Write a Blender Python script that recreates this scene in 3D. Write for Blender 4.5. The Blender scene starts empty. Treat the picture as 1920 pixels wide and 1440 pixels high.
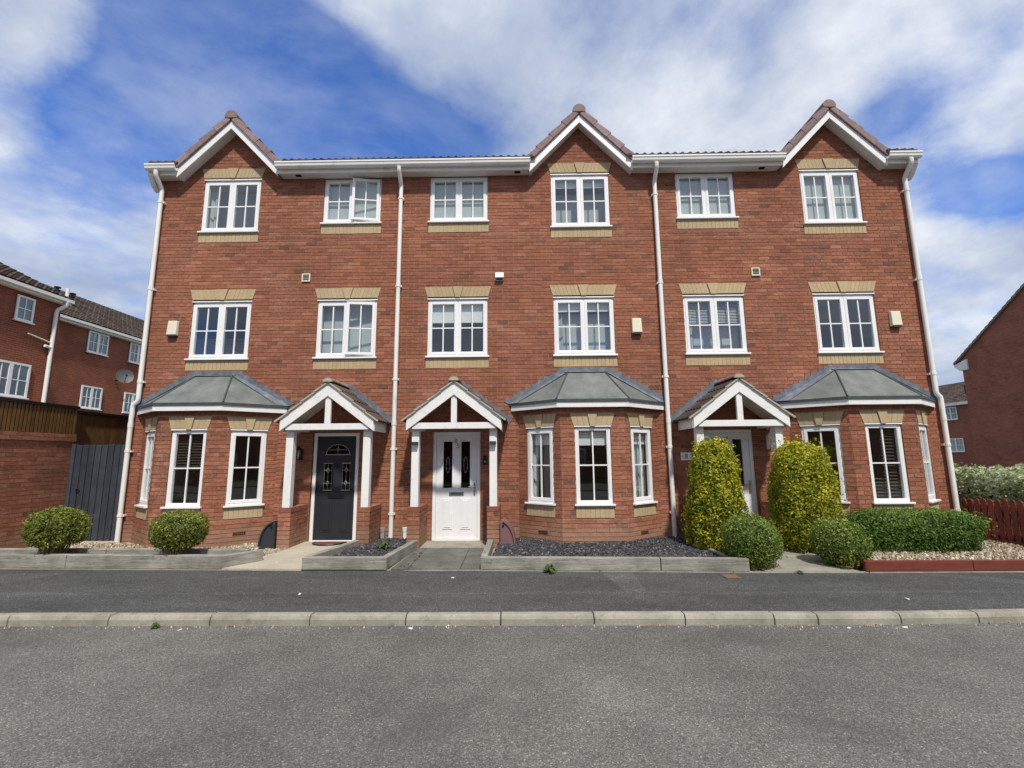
import bpy, math, random
from mathutils import Vector, Matrix
import numpy as np

random.seed(7)
RNG = np.random.default_rng(7)
S = bpy.context.scene
COL = S.collection
R = math.radians

# ------------------------------------------------------------------ camera
CAM = Vector((0.0, -9.1046, 1.5783))
def cam_axes(p, y, r):
    cy, sy, cp, sp = math.cos(y), math.sin(y), math.cos(p), math.sin(p)
    f = Vector((sy*cp, cy*cp, sp)); rt = Vector((cy, -sy, 0)); up = rt.cross(f)
    cr, sr = math.cos(r), math.sin(r)
    return cr*rt + sr*up, -sr*rt + cr*up, f
_r, _u, _f = cam_axes(R(8.8285), R(-0.8110), R(-0.4534))
cd = bpy.data.cameras.new('camera')
cam = bpy.data.objects.new('camera', cd); COL.objects.link(cam)
cam.matrix_world = Matrix(((_r.x, _u.x, -_f.x, CAM.x), (_r.y, _u.y, -_f.y, CAM.y), (_r.z, _u.z, -_f.z, CAM.z), (0, 0, 0, 1)))
cd.sensor_width = 36.0
cd.lens = 884.06/1920*36.0
cd.clip_start = 0.05; cd.clip_end = 3000
S.camera = cam

# ------------------------------------------------------------------ sun and sky
SUN_EL, SUN_AZ = 55.0, 15.0        # azimuth: degrees to the right of straight behind the camera
sd = Vector((math.sin(R(SUN_AZ))*math.cos(R(SUN_EL)), -math.cos(R(SUN_AZ))*math.cos(R(SUN_EL)), math.sin(R(SUN_EL))))
sl = bpy.data.lights.new('sun', 'SUN'); sl.energy = 2.6; sl.angle = R(3.0); sl.color = (1.0, 0.935, 0.83)
sun = bpy.data.objects.new('sun', sl); COL.objects.link(sun)
sun.rotation_euler = sd.to_track_quat('Z', 'Y').to_euler()
sun.location = (5, -20, 30)

W = bpy.data.worlds.new('World'); S.world = W; W.use_nodes = True
def world_nodes():
    nt = W.node_tree; nt.nodes.clear(); N = nt.nodes; L = nt.links
    def nd(t, **k):
        n = N.new(t)
        for a, b in k.items(): setattr(n, a, b)
        return n
    def mth(op, a, b=None, c=None, clamp=False):
        n = nd('ShaderNodeMath', operation=op, use_clamp=clamp)
        for i, v in enumerate((a, b, c)):
            if v is None: continue
            if isinstance(v, (int, float)): n.inputs[i].default_value = v
            else: L.new(v, n.inputs[i])
        return n.outputs[0]
    sky = nd('ShaderNodeTexSky', sky_type='NISHITA', sun_disc=False)
    sky.sun_elevation = R(SUN_EL); sky.sun_rotation = math.atan2(sd.x, sd.y)
    sky.air_density = 1.0; sky.dust_density = 0.6; sky.ozone_density = 2.5
    tc = nd('ShaderNodeTexCoord')
    sep = nd('ShaderNodeSeparateXYZ'); L.new(tc.outputs['Generated'], sep.inputs[0])
    zc = mth('ADD', mth('MAXIMUM', sep.outputs[2], 0.0), 0.35)
    px = mth('DIVIDE', sep.outputs[0], zc); py = mth('DIVIDE', sep.outputs[1], zc)
    cmb = nd('ShaderNodeCombineXYZ'); L.new(px, cmb.inputs[0]); L.new(py, cmb.inputs[1])
    def noise(scale, det, rough, off, dist=0.0, sx=1.0, sy=1.0):
        mp = nd('ShaderNodeMapping'); L.new(cmb.outputs[0], mp.inputs[0])
        mp.inputs['Location'].default_value = off; mp.inputs['Scale'].default_value = (sx, sy, 1)
        mp.inputs['Rotation'].default_value = (0, 0, R(-32))
        n = nd('ShaderNodeTexNoise'); L.new(mp.outputs[0], n.inputs['Vector'])
        n.inputs['Scale'].default_value = scale; n.inputs['Detail'].default_value = det
        n.inputs['Roughness'].default_value = rough; n.inputs['Distortion'].default_value = dist
        return n.outputs['Fac']
    mid = noise(1.9, 9.0, 0.56, (3.1, 7.7, 0), 0.15)
    fine = noise(4.2, 7.0, 0.6, (5.3, 1.9, 0), 0.15)
    def lobe(cx, cy, sx, sy):
        dx = mth('MULTIPLY', mth('SUBTRACT', px, cx), 1/sx); dy = mth('MULTIPLY', mth('SUBTRACT', py, cy), 1/sy)
        return mth('POWER', 2.71828, mth('MULTIPLY', mth('ADD', mth('MULTIPLY', dx, dx), mth('MULTIPLY', dy, dy)), -1.0))
    # even, mostly cloudy cover with the clear gaps the photograph shows
    cov = None
    for amp, *g in SKY_GAPS:
        q = mth('MULTIPLY', lobe(*g), amp); cov = q if cov is None else mth('ADD', cov, q)
    dsum = mth('ADD', mth('ADD', mth('MULTIPLY', mth('SUBTRACT', mid, .5), 1.9), mth('MULTIPLY', mth('SUBTRACT', fine, .5), .65)), mth('SUBTRACT', SKY_COVER, cov))
    rp = nd('ShaderNodeValToRGB'); L.new(dsum, rp.inputs[0])
    rp.color_ramp.interpolation = 'EASE'
    rp.color_ramp.elements[0].position = .22; rp.color_ramp.elements[0].color = (0, 0, 0, 1)
    rp.color_ramp.elements[1].position = .80; rp.color_ramp.elements[1].color = (.97, .97, .97, 1)
    den = rp.outputs[0]
    hz = mth('SUBTRACT', 1.0, mth('MULTIPLY', sep.outputs[2], 3.2), clamp=True)
    hz = mth('MULTIPLY', mth('POWER', hz, 1.5), 0.6)
    vr = nd('ShaderNodeValToRGB'); L.new(noise(2.1, 8.0, .6, (9.4, 2.2, 0), .3, .9, 1.1), vr.inputs[0])
    vr.color_ramp.elements[0].position = .45; vr.color_ramp.elements[0].color = (.03, .03, .03, 1); vr.color_ramp.elements[1].position = .70; vr.color_ramp.elements[1].color = (.46, .46, .46, 1)
    allm = mth('MAXIMUM', mth('MAXIMUM', den, vr.outputs[0]), hz)
    sh = noise(1.6, 9.0, 0.6, (1.3, 4.4, 0), 0.1)
    cr = nd('ShaderNodeValToRGB'); L.new(sh, cr.inputs[0])
    cr.color_ramp.elements.new(.5)
    for e, (p_, c_) in zip(cr.color_ramp.elements, ((.36, (1.9, 2.4, 3.6)), (.5, (3.2, 3.6, 4.4)), (.63, (5.0, 5.25, 5.6)))): e.position = p_; e.color = (*c_, 1)
    tint = nd('ShaderNodeMix', data_type='RGBA', blend_type='MULTIPLY'); tint.inputs[0].default_value = 1.0
    L.new(sky.outputs[0], tint.inputs['A']); tint.inputs['B'].default_value = SKY_TINT
    mx = nd('ShaderNodeMix', data_type='RGBA'); L.new(allm, mx.inputs[0])
    L.new(tint.outputs['Result'], mx.inputs['A']); L.new(cr.outputs[0], mx.inputs['B'])
    bg = nd('ShaderNodeBackground'); L.new(mx.outputs['Result'], bg.inputs[0]); bg.inputs[1].default_value = 0.1
    out = nd('ShaderNodeOutputWorld'); L.new(bg.outputs[0], out.inputs[0])
SKY_COVER = 0.80
SKY_GAPS = ((1.05, -.45, .71, .225, .21), (.55, -.716, .767, .22, .17), (.42, -.173, .85, .14, .09), (.75, .95, .884, .14, .105), (.32, .68, .748, .085, .085), (-.75, -.70, .565, .15, .11))
SKY_TINT = (0.40, 0.68, 1.15, 1)
world_nodes()
S.view_settings.view_transform = 'Standard'; S.view_settings.look = 'None'
S.view_settings.exposure = 0.78; S.view_settings.gamma = 1.0
S.cycles.max_bounces = 8; S.cycles.transparent_max_bounces = 16
S.cycles.sample_clamp_indirect = 6.0

# ------------------------------------------------------------------ materials
def lin(c):
    return tuple(((v/255)/12.92 if v/255 <= .04045 else ((v/255+.055)/1.055)**2.4) for v in c)
class MT:
    """small material builder"""
    def __init__(s, name):
        s.m = bpy.data.materials.new(name); s.m.use_nodes = True
        s.nt = s.m.node_tree; s.N = s.nt.nodes; s.L = s.nt.links
        s.b = s.N['Principled BSDF']
    def nd(s, t, **k):
        n = s.N.new(t)
        for a, b in k.items(): setattr(n, a, b)
        return n
    def pos(s, scale=(1, 1, 1), rot=(0, 0, 0), local=False):
        if local: o = s.nd('ShaderNodeTexCoord').outputs['Object']
        else: o = s.nd('ShaderNodeNewGeometry').outputs['Position']
        mp = s.nd('ShaderNodeMapping'); s.L.new(o, mp.inputs[0])
        mp.inputs['Scale'].default_value = scale; mp.inputs['Rotation'].default_value = rot
        return mp.outputs[0]
    def noise(s, vec, scale, det=4, rough=.55, dist=0):
        n = s.nd('ShaderNodeTexNoise'); s.L.new(vec, n.inputs['Vector'])
        n.inputs['Scale'].default_value = scale; n.inputs['Detail'].default_value = det
        n.inputs['Roughness'].default_value = rough; n.inputs['Distortion'].default_value = dist
        return n.outputs['Fac']
    def vor(s, vec, scale, feature='F1', out='Color'):
        n = s.nd('ShaderNodeTexVoronoi', feature=feature); s.L.new(vec, n.inputs['Vector'])
        n.inputs['Scale'].default_value = scale
        return n.outputs[out]
    def ramp(s, fac, *st, interp='LINEAR'):
        r = s.nd('ShaderNodeValToRGB'); s.L.new(fac, r.inputs[0]); cr = r.color_ramp
        cr.interpolation = interp
        while len(cr.elements) < len(st): cr.elements.new(.5)
        for e, (p, c) in zip(cr.elements, st):
            e.position = p; e.color = (*c, 1) if len(c) == 3 else c
        return r.outputs[0]
    def mix(s, fac, a, b, mode='MIX'):
        n = s.nd('ShaderNodeMix', data_type='RGBA', blend_type=mode)
        for sock, v in ((n.inputs[0], fac), (n.inputs['A'], a), (n.inputs['B'], b)):
            if isinstance(v, (int, float)): sock.default_value = v
            elif isinstance(v, tuple): sock.default_value = (*v, 1)
            else: s.L.new(v, sock)
        return n.outputs['Result']
    def attr(s, name='tint'):
        return s.nd('ShaderNodeAttribute', attribute_name=name).outputs['Fac']
    def bump(s, h, strength=.3, dist=.01):
        n = s.nd('ShaderNodeBump'); n.inputs['Strength'].default_value = strength; n.inputs['Distance'].default_value = dist
        s.L.new(h, n.inputs['Height']); s.L.new(n.outputs[0], s.b.inputs['Normal'])
    def set(s, col=None, rough=.6, metal=0, spec=.5):
        if isinstance(col, tuple): s.b.inputs['Base Color'].default_value = (*col[:3], 1)
        elif col is not None: s.L.new(col, s.b.inputs['Base Color'])
        if isinstance(rough, (int, float)): s.b.inputs['Roughness'].default_value = rough
        else: s.L.new(rough, s.b.inputs['Roughness'])
        s.b.inputs['Metallic'].default_value = metal
        s.b.inputs['Specular IOR Level'].default_value = spec
        return s.m
M = {}
GREY = lambda v: (v, v, v)
def simple(name, col, rough=.6, metal=0, spec=.5, var=.12, scale=6.0, fine=60.0, orand=0.0):
    t = MT(name); p = t.pos()
    a = t.noise(p, scale, 5, .6); f = t.noise(p, fine, 3, .6)
    c = t.mix(1.0, tuple(col), t.ramp(a, (.3, GREY(1-var)), (.7, GREY(1+var))), 'MULTIPLY')
    c = t.mix(1.0, c, t.ramp(f, (.3, GREY(1-var*.5)), (.7, GREY(1+var*.5))), 'MULTIPLY')
    if orand:
        c = t.mix(1.0, c, t.ramp(t.nd('ShaderNodeObjectInfo').outputs['Random'], (0, GREY(1-orand)), (1, GREY(1+orand))), 'MULTIPLY')
        c = t.mix(1.0, c, t.ramp(t.noise(t.pos((14, 14, .8)), 2.5, 5, .65, .5), (.3, GREY(1-orand)), (.7, GREY(1+orand))), 'MULTIPLY')
    M[name] = t.set(c, rough, metal, spec); return t

def brick_mat(name, stops, soot=.25, mo=1.0, foot=False):
    t = MT(name); p = t.pos(); a = t.attr()
    c = t.ramp(a, *stops)
    mot = t.noise(t.pos((1, 1, 1.9)), 15, 5, .68)
    c = t.mix(1.0, c, t.ramp(mot, (.28, (1-.33*mo, 1-.35*mo, 1-.37*mo)), (.52, GREY(1.0)), (.76, (1+.30*mo, 1+.36*mo, 1+.42*mo))), 'MULTIPLY')
    spots = t.noise(p, 15, 3, .5)
    c = t.mix(t.ramp(spots, (.58, GREY(0)), (.76, GREY(.5*mo))), c, (.46, .25, .185))
    if foot:      # faint salts in drifts
        ef = t.mix(1.0, t.ramp(t.noise(p, .9, 5, .6), (.50, GREY(0)), (.72, GREY(1))), t.ramp(t.noise(p, 26, 4, .65), (.46, GREY(0)), (.66, GREY(.55))), 'MULTIPLY')
        c = t.mix(ef, c, (.52, .34, .27))
    if foot:      # pale salts and splash along the lowest courses
        sx = t.nd('ShaderNodeSeparateXYZ'); t.L.new(t.nd('ShaderNodeNewGeometry').outputs['Position'], sx.inputs[0])
        wob = t.nd('ShaderNodeMath', operation='MULTIPLY_ADD'); t.L.new(t.noise(p, 2.3, 5, .65), wob.inputs[0]); wob.inputs[1].default_value = -.55; t.L.new(sx.outputs[2], wob.inputs[2])
        c = t.mix(t.ramp(wob.outputs[0], (.0, GREY(.50)), (.16, GREY(0))), c, (.34, .225, .16))
    big = t.noise(p, .55, 4, .6)
    c = t.mix(1.0, c, t.ramp(big, (.3, GREY(1-soot)), (.68, GREY(1.1))), 'MULTIPLY')
    t.bump(t.noise(p, 90, 3, .7), .5, .004)
    M[name] = t.set(c, .92, 0, .2)
brick_mat('brick', ((0.0, (.145, .080, .059)), (.12, (.212, .095, .061)), (.35, (.272, .107, .064)), (.65, (.326, .127, .075)), (.9, (.38, .162, .100)), (1.0, (.44, .22, .15))), foot=True)
brick_mat('buff_brick', ((0.0, (.41, .312, .185)), (.5, (.45, .350, .212)), (1.0, (.49, .385, .24))), .10, .35)
t = MT('mortar'); p = t.pos()
M['mortar'] = t.set(t.ramp(t.noise(p, 9, 5, .65), (.3, (.26, .135, .096)), (.5, (.38, .22, .163)), (.75, (.50, .33, .26))), .95, 0, .1)
t = MT('buff_mortar'); p = t.pos()
M['buff_mortar'] = t.set(t.ramp(t.noise(p, 9, 4, .6), (.3, (.30, .215, .12)), (.7, (.38, .28, .165))), .95, 0, .1)
simple('upvc', (.81, .815, .82), .28, 0, .5, .035, 3.0)
# cream rainwater goods with dirt
t = MT('cream_pvc'); p = t.pos()
c = t.ramp(t.noise(t.pos((1, 1, .35)), 5, 6, .65), (.26, (.55, .54, .47)), (.40, (.76, .755, .72)), (.75, (.82, .82, .80)))
M['cream_pvc'] = t.set(c, .42, 0, .45)
t = MT('painted_timber'); p = t.pos((1, 1, .3))
c = t.ramp(t.noise(p, 7, 6, .65), (.22, (.56, .56, .50)), (.40, (.76, .76, .75)), (.75, (.82, .82, .82)))
c = t.mix(t.ramp(t.noise(t.pos((1, 1, 2.2)), 4.3, 7, .72), (.57, GREY(0)), (.74, GREY(.6))), c, (.44, .46, .36))
t.bump(t.noise(t.pos((30, 30, 2)), 3, 4, .6), .12, .004)
M['painted_timber'] = t.set(c, .45)
simple('soffit_board', (.66, .65, .62), .5, 0, .4, .06)
t = MT('lead'); p = t.pos()
c = t.ramp(t.noise(p, 7, 6, .65), (.3, (.085, .10, .125)), (.55, (.155, .175, .21)), (.75, (.27, .29, .33)))
M['lead'] = t.set(c, .62, .15, .4)
t = MT('bay_sheet'); p = t.pos((1, 1, .6))
c = t.ramp(t.noise(p, 3.2, 7, .62), (.28, (.090, .102, .098)), (.5, (.135, .150, .145)), (.78, (.205, .222, .215)))
c = t.mix(t.ramp(t.noise(t.pos(), 17, 4, .6), (.66, GREY(0)), (.78, GREY(.35))), c, (.34, .36, .34))
M['bay_sheet'] = t.set(c, t.ramp(t.noise(t.pos(), 8, 3), (.3, GREY(.55)), (.7, GREY(.72))), 0, .35)
simple('sheet_edge', (.060, .070, .072), .6, 0, .3, .25, 9)
def tile_mat(name, stops):
    t = MT(name); p = t.pos()
    c = t.ramp(t.attr(), *stops)
    c = t.mix(1.0, c, t.ramp(t.noise(p, 14, 5, .65), (.28, GREY(.72)), (.55, GREY(1.0)), (.8, (1.3, 1.3, 1.25))), 'MULTIPLY')
    c = t.mix(t.ramp(t.noise(p, 5, 6, .7), (.60, GREY(0)), (.76, GREY(.5))), c, (.20, .19, .15))
    t.bump(t.noise(p, 120, 3, .7), .35, .003)
    M[name] = t.set(c, .85, 0, .25)
tile_mat('verge_tile', ((0, (.215, .150, .145)), (.5, (.27, .192, .185)), (1, (.33, .24, .23))))
tile_mat('roof_tile', ((0, (.050, .036, .032)), (.5, (.075, .055, .048)), (1, (.105, .078, .066))))
# glass: clear pane with a Fresnel mirror (double glazed)
def glass_mat(name, ior, tint, bump=0.0):
    m = bpy.data.materials.new(name); m.use_nodes = True; nt = m.node_tree; nt.nodes.clear(); N = nt.nodes; L = nt.links
    fr = N.new('ShaderNodeFresnel'); ge = N.new('ShaderNodeNewGeometry')      # same mirror from both sides of the thin pane
    mp = N.new('ShaderNodeMapRange'); mp.inputs['To Min'].default_value = ior; mp.inputs['To Max'].default_value = 1/ior
    L.new(ge.outputs['Backfacing'], mp.inputs['Value']); L.new(mp.outputs[0], fr.inputs[0])
    tr = N.new('ShaderNodeBsdfTransparent'); tr.inputs[0].default_value = (*tint, 1)
    gl = N.new('ShaderNodeBsdfGlossy'); gl.inputs['Roughness'].default_value = 0.01; gl.inputs[0].default_value = (.92, .95, .97, 1)
    if bump:
        g = N.new('ShaderNodeNewGeometry'); n = N.new('ShaderNodeTexNoise'); n.inputs['Scale'].default_value = 2.2; n.inputs['Detail'].default_value = 1
        b = N.new('ShaderNodeBump'); b.inputs['Strength'].default_value = bump; b.inputs['Distance'].default_value = .02
        L.new(g.outputs['Position'], n.inputs['Vector']); L.new(n.outputs['Fac'], b.inputs['Height']); L.new(b.outputs[0], gl.inputs['Normal'])
    mx = N.new('ShaderNodeMixShader'); L.new(fr.outputs[0], mx.inputs[0]); L.new(tr.outputs[0], mx.inputs[1]); L.new(gl.outputs[0], mx.inputs[2])
    o = N.new('ShaderNodeOutputMaterial'); L.new(mx.outputs[0], o.inputs[0]); M[name] = m
glass_mat('glass', 2.1, (.93, .95, .95), .05)
glass_mat('far_glass', 2.0, (.55, .60, .62))
glass_mat('obscure_glass', 1.55, (.20, .20, .20), .3)
simple('room_wall', (.60, .58, .54), .9, 0, .1, .04)
simple('room_floor', (.22, .19, .16), .95, 0, .1, .1)
simple('blind_fabric', (.66, .69, .68), .8, 0, .2, .05)
simple('dark_slat', (.060, .050, .042), .5, 0, .4, .1)
simple('curtain', (.40, .45, .45), .9, 0, .1, .08)
simple('beige_fabric', (.52, .40, .24), .8, 0, .2, .1)
simple('green_plastic', (.22, .42, .30), .5, 0, .4, .1)
simple('door_grey', (.022, .025, .033), .34, 0, .5, .08)
simple('door_white', (.78, .79, .81), .3, 0, .5, .03)
simple('lead_came', (.42, .44, .46), .35, .5, .5, .08)
simple('chrome', (.55, .55, .56), .22, .9, .5, .05)
simple('black_metal', (.012, .012, .013), .4, .3, .5, .1)
simple('dark_void', (.010, .010, .010), .9, 0, .1, .1)
simple('alarm_cream', (.72, .68, .52), .45, 0, .4, .05)
simple('white_plastic', (.78, .78, .76), .4, 0, .4, .04)
simple('grey_plastic', (.035, .040, .048), .45, 0, .4, .1)
simple('pink_plastic', (.20, .105, .110), .55, 0, .35, .14, 4)
simple('pipe_grey', (.30, .31, .30), .5, 0, .4, .12)
simple('gate_paint', (.042, .050, .066), .55, 0, .4, .16, 5, orand=.2)
simple('cladding', (.140, .074, .026), .6, 0, .35, .2, 7, orand=.2)
simple('cap_black', (.012, .012, .014), .5, 0, .4, .1)
simple('red_stain', (.185, .040, .026), .62, 0, .35, .22, 6, orand=.2)
simple('rust', (.20, .10, .06), .9, 0, .2, .25, 20)
simple('mat_fibre', (.16, .06, .055), .95, 0, .1, .35, 30)
simple('litter_white', (.75, .75, .73), .7, 0, .2, .05)
simple('dish_grey', (.085, .09, .095), .55, .1, .4, .08)
# weathered sleepers: grain along local X
t = MT('sleeper'); p = t.pos((.7, 9, 9), local=True)
g = t.noise(p, 5, 8, .7, 1.2)
c = t.ramp(g, (.22, (.085, .080, .068)), (.42, (.23, .222, .198)), (.60, (.34, .33, .298)), (.8, (.45, .435, .395)))
bl = t.noise(t.pos((1, 1, 1)), 2.7, 6, .65)
c = t.mix(1.0, c, t.ramp(bl, (.3, (.62, .64, .60)), (.62, GREY(1.1))), 'MULTIPLY')
c = t.mix(t.ramp(t.noise(t.pos((1, 1, 1.6)), 9, 5, .7), (.62, GREY(0)), (.72, GREY(.6))), c, (.075, .070, .058))
t.bump(g, .35, .006)
M['sleeper'] = t.set(c, .88, 0, .2)
t = MT('red_sleeper'); p = t.pos((.7, 9, 9), local=True); g = t.noise(p, 5, 6, .65, .8)
c = t.ramp(g, (.3, (.115, .026, .018)), (.55, (.165, .040, .027)), (.8, (.205, .060, .042)))
c = t.mix(t.ramp(t.noise(t.pos(), 7, 6, .75), (.66, GREY(0)), (.74, GREY(.7))), c, (.30, .19, .15))
t.bump(g, .25, .005); M['red_sleeper'] = t.set(c, .7, 0, .3)
# road and footway
t = MT('road_tarmac'); p = t.pos()
agg = t.vor(p, 130); sep = t.nd('ShaderNodeSeparateColor'); t.L.new(agg, sep.inputs[0])
c = t.ramp(sep.outputs[0], (.0, (.076, .072, .067)), (.45, (.124, .118, .110)), (.75, (.160, .153, .143)), (.95, (.200, .191, .178)), (1.0, (.34, .325, .30)))
big = t.noise(p, .35, 5, .6); md = t.noise(p, 2.2, 5, .6)
c = t.mix(1.0, c, t.ramp(big, (.3, GREY(.74)), (.7, GREY(1.18))), 'MULTIPLY')
c = t.mix(1.0, c, t.ramp(md, (.3, GREY(.88)), (.7, GREY(1.12))), 'MULTIPLY')
st = t.noise(t.pos((.45, 1.0, 1)), 1.0, 7, .62, .6)
c = t.mix(t.ramp(st, (.56, GREY(0)), (.72, GREY(.55))), c, (.062, .060, .058))
c = t.mix(t.ramp(t.noise(p, 3.1, 6, .7), (.66, GREY(0)), (.80, GREY(.5))), c, (.20, .19, .175))
t.bump(t.vor(p, 130, out='Distance'), .6, .004)
M['road_tarmac'] = t.set(c, .93, 0, .25)
def footway_mat(name, k):
    t = MT(name); p = t.pos()
    agg = t.vor(p, 150); sep = t.nd('ShaderNodeSeparateColor'); t.L.new(agg, sep.inputs[0])
    c = t.ramp(sep.outputs[0], (.0, GREY(.030*k)), (.5, (.055*k, .056*k, .055*k)), (.92, (.088*k, .090*k, .089*k)), (1.0, GREY(.20*k)))
    c = t.mix(1.0, c, t.ramp(t.noise(t.pos((.5, 1.6, 1)), 1.1, 6, .62), (.28, GREY(.74)), (.7, GREY(1.30))), 'MULTIPLY')
    c = t.mix(1.0, c, t.ramp(t.noise(p, 6, 5, .65), (.3, GREY(.86)), (.7, GREY(1.14))), 'MULTIPLY')
    t.bump(t.vor(p, 150, out='Distance'), .7, .004)
    M[name] = t.set(c, .9, 0, .3)
footway_mat('footway_tarmac', 1.06); footway_mat('patch_tarmac', 1.42); footway_mat('seam_tarmac', 1.27)
def conc(name, a, b, c3, stain=(.08, .075, .06), st=.6, fine=45):
    t = MT(name); p = t.pos()
    c = t.ramp(t.noise(p, 2.6, 7, .65), (.28, a), (.52, b), (.78, c3))
    c = t.mix(1.0, c, t.ramp(t.noise(p, fine, 4, .7), (.3, GREY(.86)), (.7, GREY(1.12))), 'MULTIPLY')
    c = t.mix(t.ramp(t.noise(p, 6.5, 6, .72), (st, GREY(0)), (st+.14, GREY(.55))), c, stain)
    t.bump(t.noise(p, 70, 4, .7), .3, .004)
    M[name] = t.set(c, .9, 0, .25)
conc('kerb_concrete', (.20, .188, .150), (.305, .288, .240), (.40, .38, .325), (.095, .09, .066), .55)
conc('path_concrete', (.34, .30, .235), (.42, .375, .30), (.48, .43, .35), (.25, .22, .17), .66)
conc('old_concrete', (.20, .19, .155), (.29, .275, .23), (.37, .35, .30), (.10, .095, .07), .56)
conc('slab_grey', (.085, .086, .076), (.13, .13, .116), (.20, .198, .178), (.050, .050, .042), .53)
conc('soil', (.055, .042, .030), (.085, .066, .046), (.12, .095, .07), (.03, .025, .018), .55)
conc('grit', (.22, .19, .14), (.32, .28, .22), (.42, .38, .31), (.12, .10, .07), .55, 70)
conc('earth_ground', (.06, .075, .035), (.085, .10, .05), (.11, .12, .07), (.05, .045, .03), .55)
def chips(name, *st):
    t = MT(name); M[name] = t.set(t.mix(1.0, t.ramp(t.attr(), *st), t.ramp(t.noise(t.pos(), 60, 3), (.3, GREY(.85)), (.7, GREY(1.15))), 'MULTIPLY'), .75, 0, .3)
chips('slate_chip', (0, (.026, .026, .031)), (.5, (.052, .051, .060)), (.85, (.088, .086, .097)), (1, (.20, .195, .20)))
chips('pebble', (0, (.20, .15, .10)), (.4, (.36, .29, .20)), (.8, (.50, .43, .33)), (1, (.66, .62, .54)))
def leaf_mat(name, *st, trans=.35):
    t = MT(name); c = t.ramp(t.attr(), *st)
    t.set(c, .62, 0, .25)
    tl = t.nd('ShaderNodeBsdfTranslucent'); t.L.new(c, tl.inputs[0])
    mx = t.nd('ShaderNodeMixShader'); mx.inputs[0].default_value = trans
    t.L.new(t.b.outputs[0], mx.inputs[1]); t.L.new(tl.outputs[0], mx.inputs[2])
    t.L.new(mx.outputs[0], t.N['Material Output'].inputs[0]); M[name] = t.m
leaf_mat('box_leaf', (0, (.075, .10, .016)), (.45, (.175, .215, .034)), (.85, (.31, .34, .075)), (1, (.46, .46, .16)))
leaf_mat('ball_leaf', (0, (.062, .105, .018)), (.5, (.16, .24, .044)), (.85, (.28, .36, .08)), (1, (.44, .49, .17)))
leaf_mat('thuja_leaf', (0, (.095, .13, .015)), (.30, (.235, .265, .022)), (.65, (.47, .45, .034)), (1, (.68, .63, .08)))
leaf_mat('hedge_leaf', (0, (.042, .088, .016)), (.5, (.108, .20, .037)), (.85, (.18, .285, .058)), (1, (.29, .37, .10)))
leaf_mat('variegated_leaf', (0, (.13, .19, .06)), (.4, (.31, .38, .17)), (.75, (.54, .58, .38)), (1, (.76, .76, .60)))
leaf_mat('weed_leaf', (0, (.045, .085, .018)), (1, (.13, .19, .05)))
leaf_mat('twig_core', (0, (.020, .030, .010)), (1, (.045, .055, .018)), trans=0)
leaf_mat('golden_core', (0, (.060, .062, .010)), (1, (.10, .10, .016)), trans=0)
simple('bark', (.075, .050, .030), .95, 0, .1, .3, 14)
simple('twig_tan', (.20, .145, .075), .95, 0, .1, .3, 14)
simple('dry_leaf', (.16, .085, .035), .9, 0, .1, .3, 14)
# far brickwork: pattern only where the bricks are too small to tell apart
def far_brick(name, c1, c2, mo, yaw):
    t = MT(name)
    g = t.nd('ShaderNodeNewGeometry'); sp = t.nd('ShaderNodeSeparateXYZ'); t.L.new(g.outputs['Position'], sp.inputs[0])
    cb = t.nd('ShaderNodeCombineXYZ'); t.L.new(sp.outputs[1 if yaw else 0], cb.inputs[0]); t.L.new(sp.outputs[2], cb.inputs[1])
    bt = t.nd('ShaderNodeTexBrick'); t.L.new(cb.outputs[0], bt.inputs['Vector'])
    bt.inputs['Color1'].default_value = (*c1, 1); bt.inputs['Color2'].default_value = (*c2, 1); bt.inputs['Mortar'].default_value = (*mo, 1)
    bt.inputs['Scale'].default_value = 1.0; bt.inputs['Brick Width'].default_value = .225; bt.inputs['Row Height'].default_value = .075
    bt.inputs['Mortar Size'].default_value = .006; bt.inputs['Bias'].default_value = .0
    p = t.pos(); c = t.mix(1.0, bt.outputs['Color'], t.ramp(t.noise(p, 1.1, 6, .65), (.3, GREY(.78)), (.7, GREY(1.18))), 'MULTIPLY')
    M[name] = t.set(c, .95, 0, .15)
far_brick('side_brick', (.27, .085, .05), (.20, .065, .042), (.30, .16, .115), True)
far_brick('side_brick_front', (.27, .085, .05), (.20, .065, .042), (.30, .16, .115), False)
far_brick('shade_brick', (.33, .115, .075), (.24, .085, .062), (.30, .165, .125), True)

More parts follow.
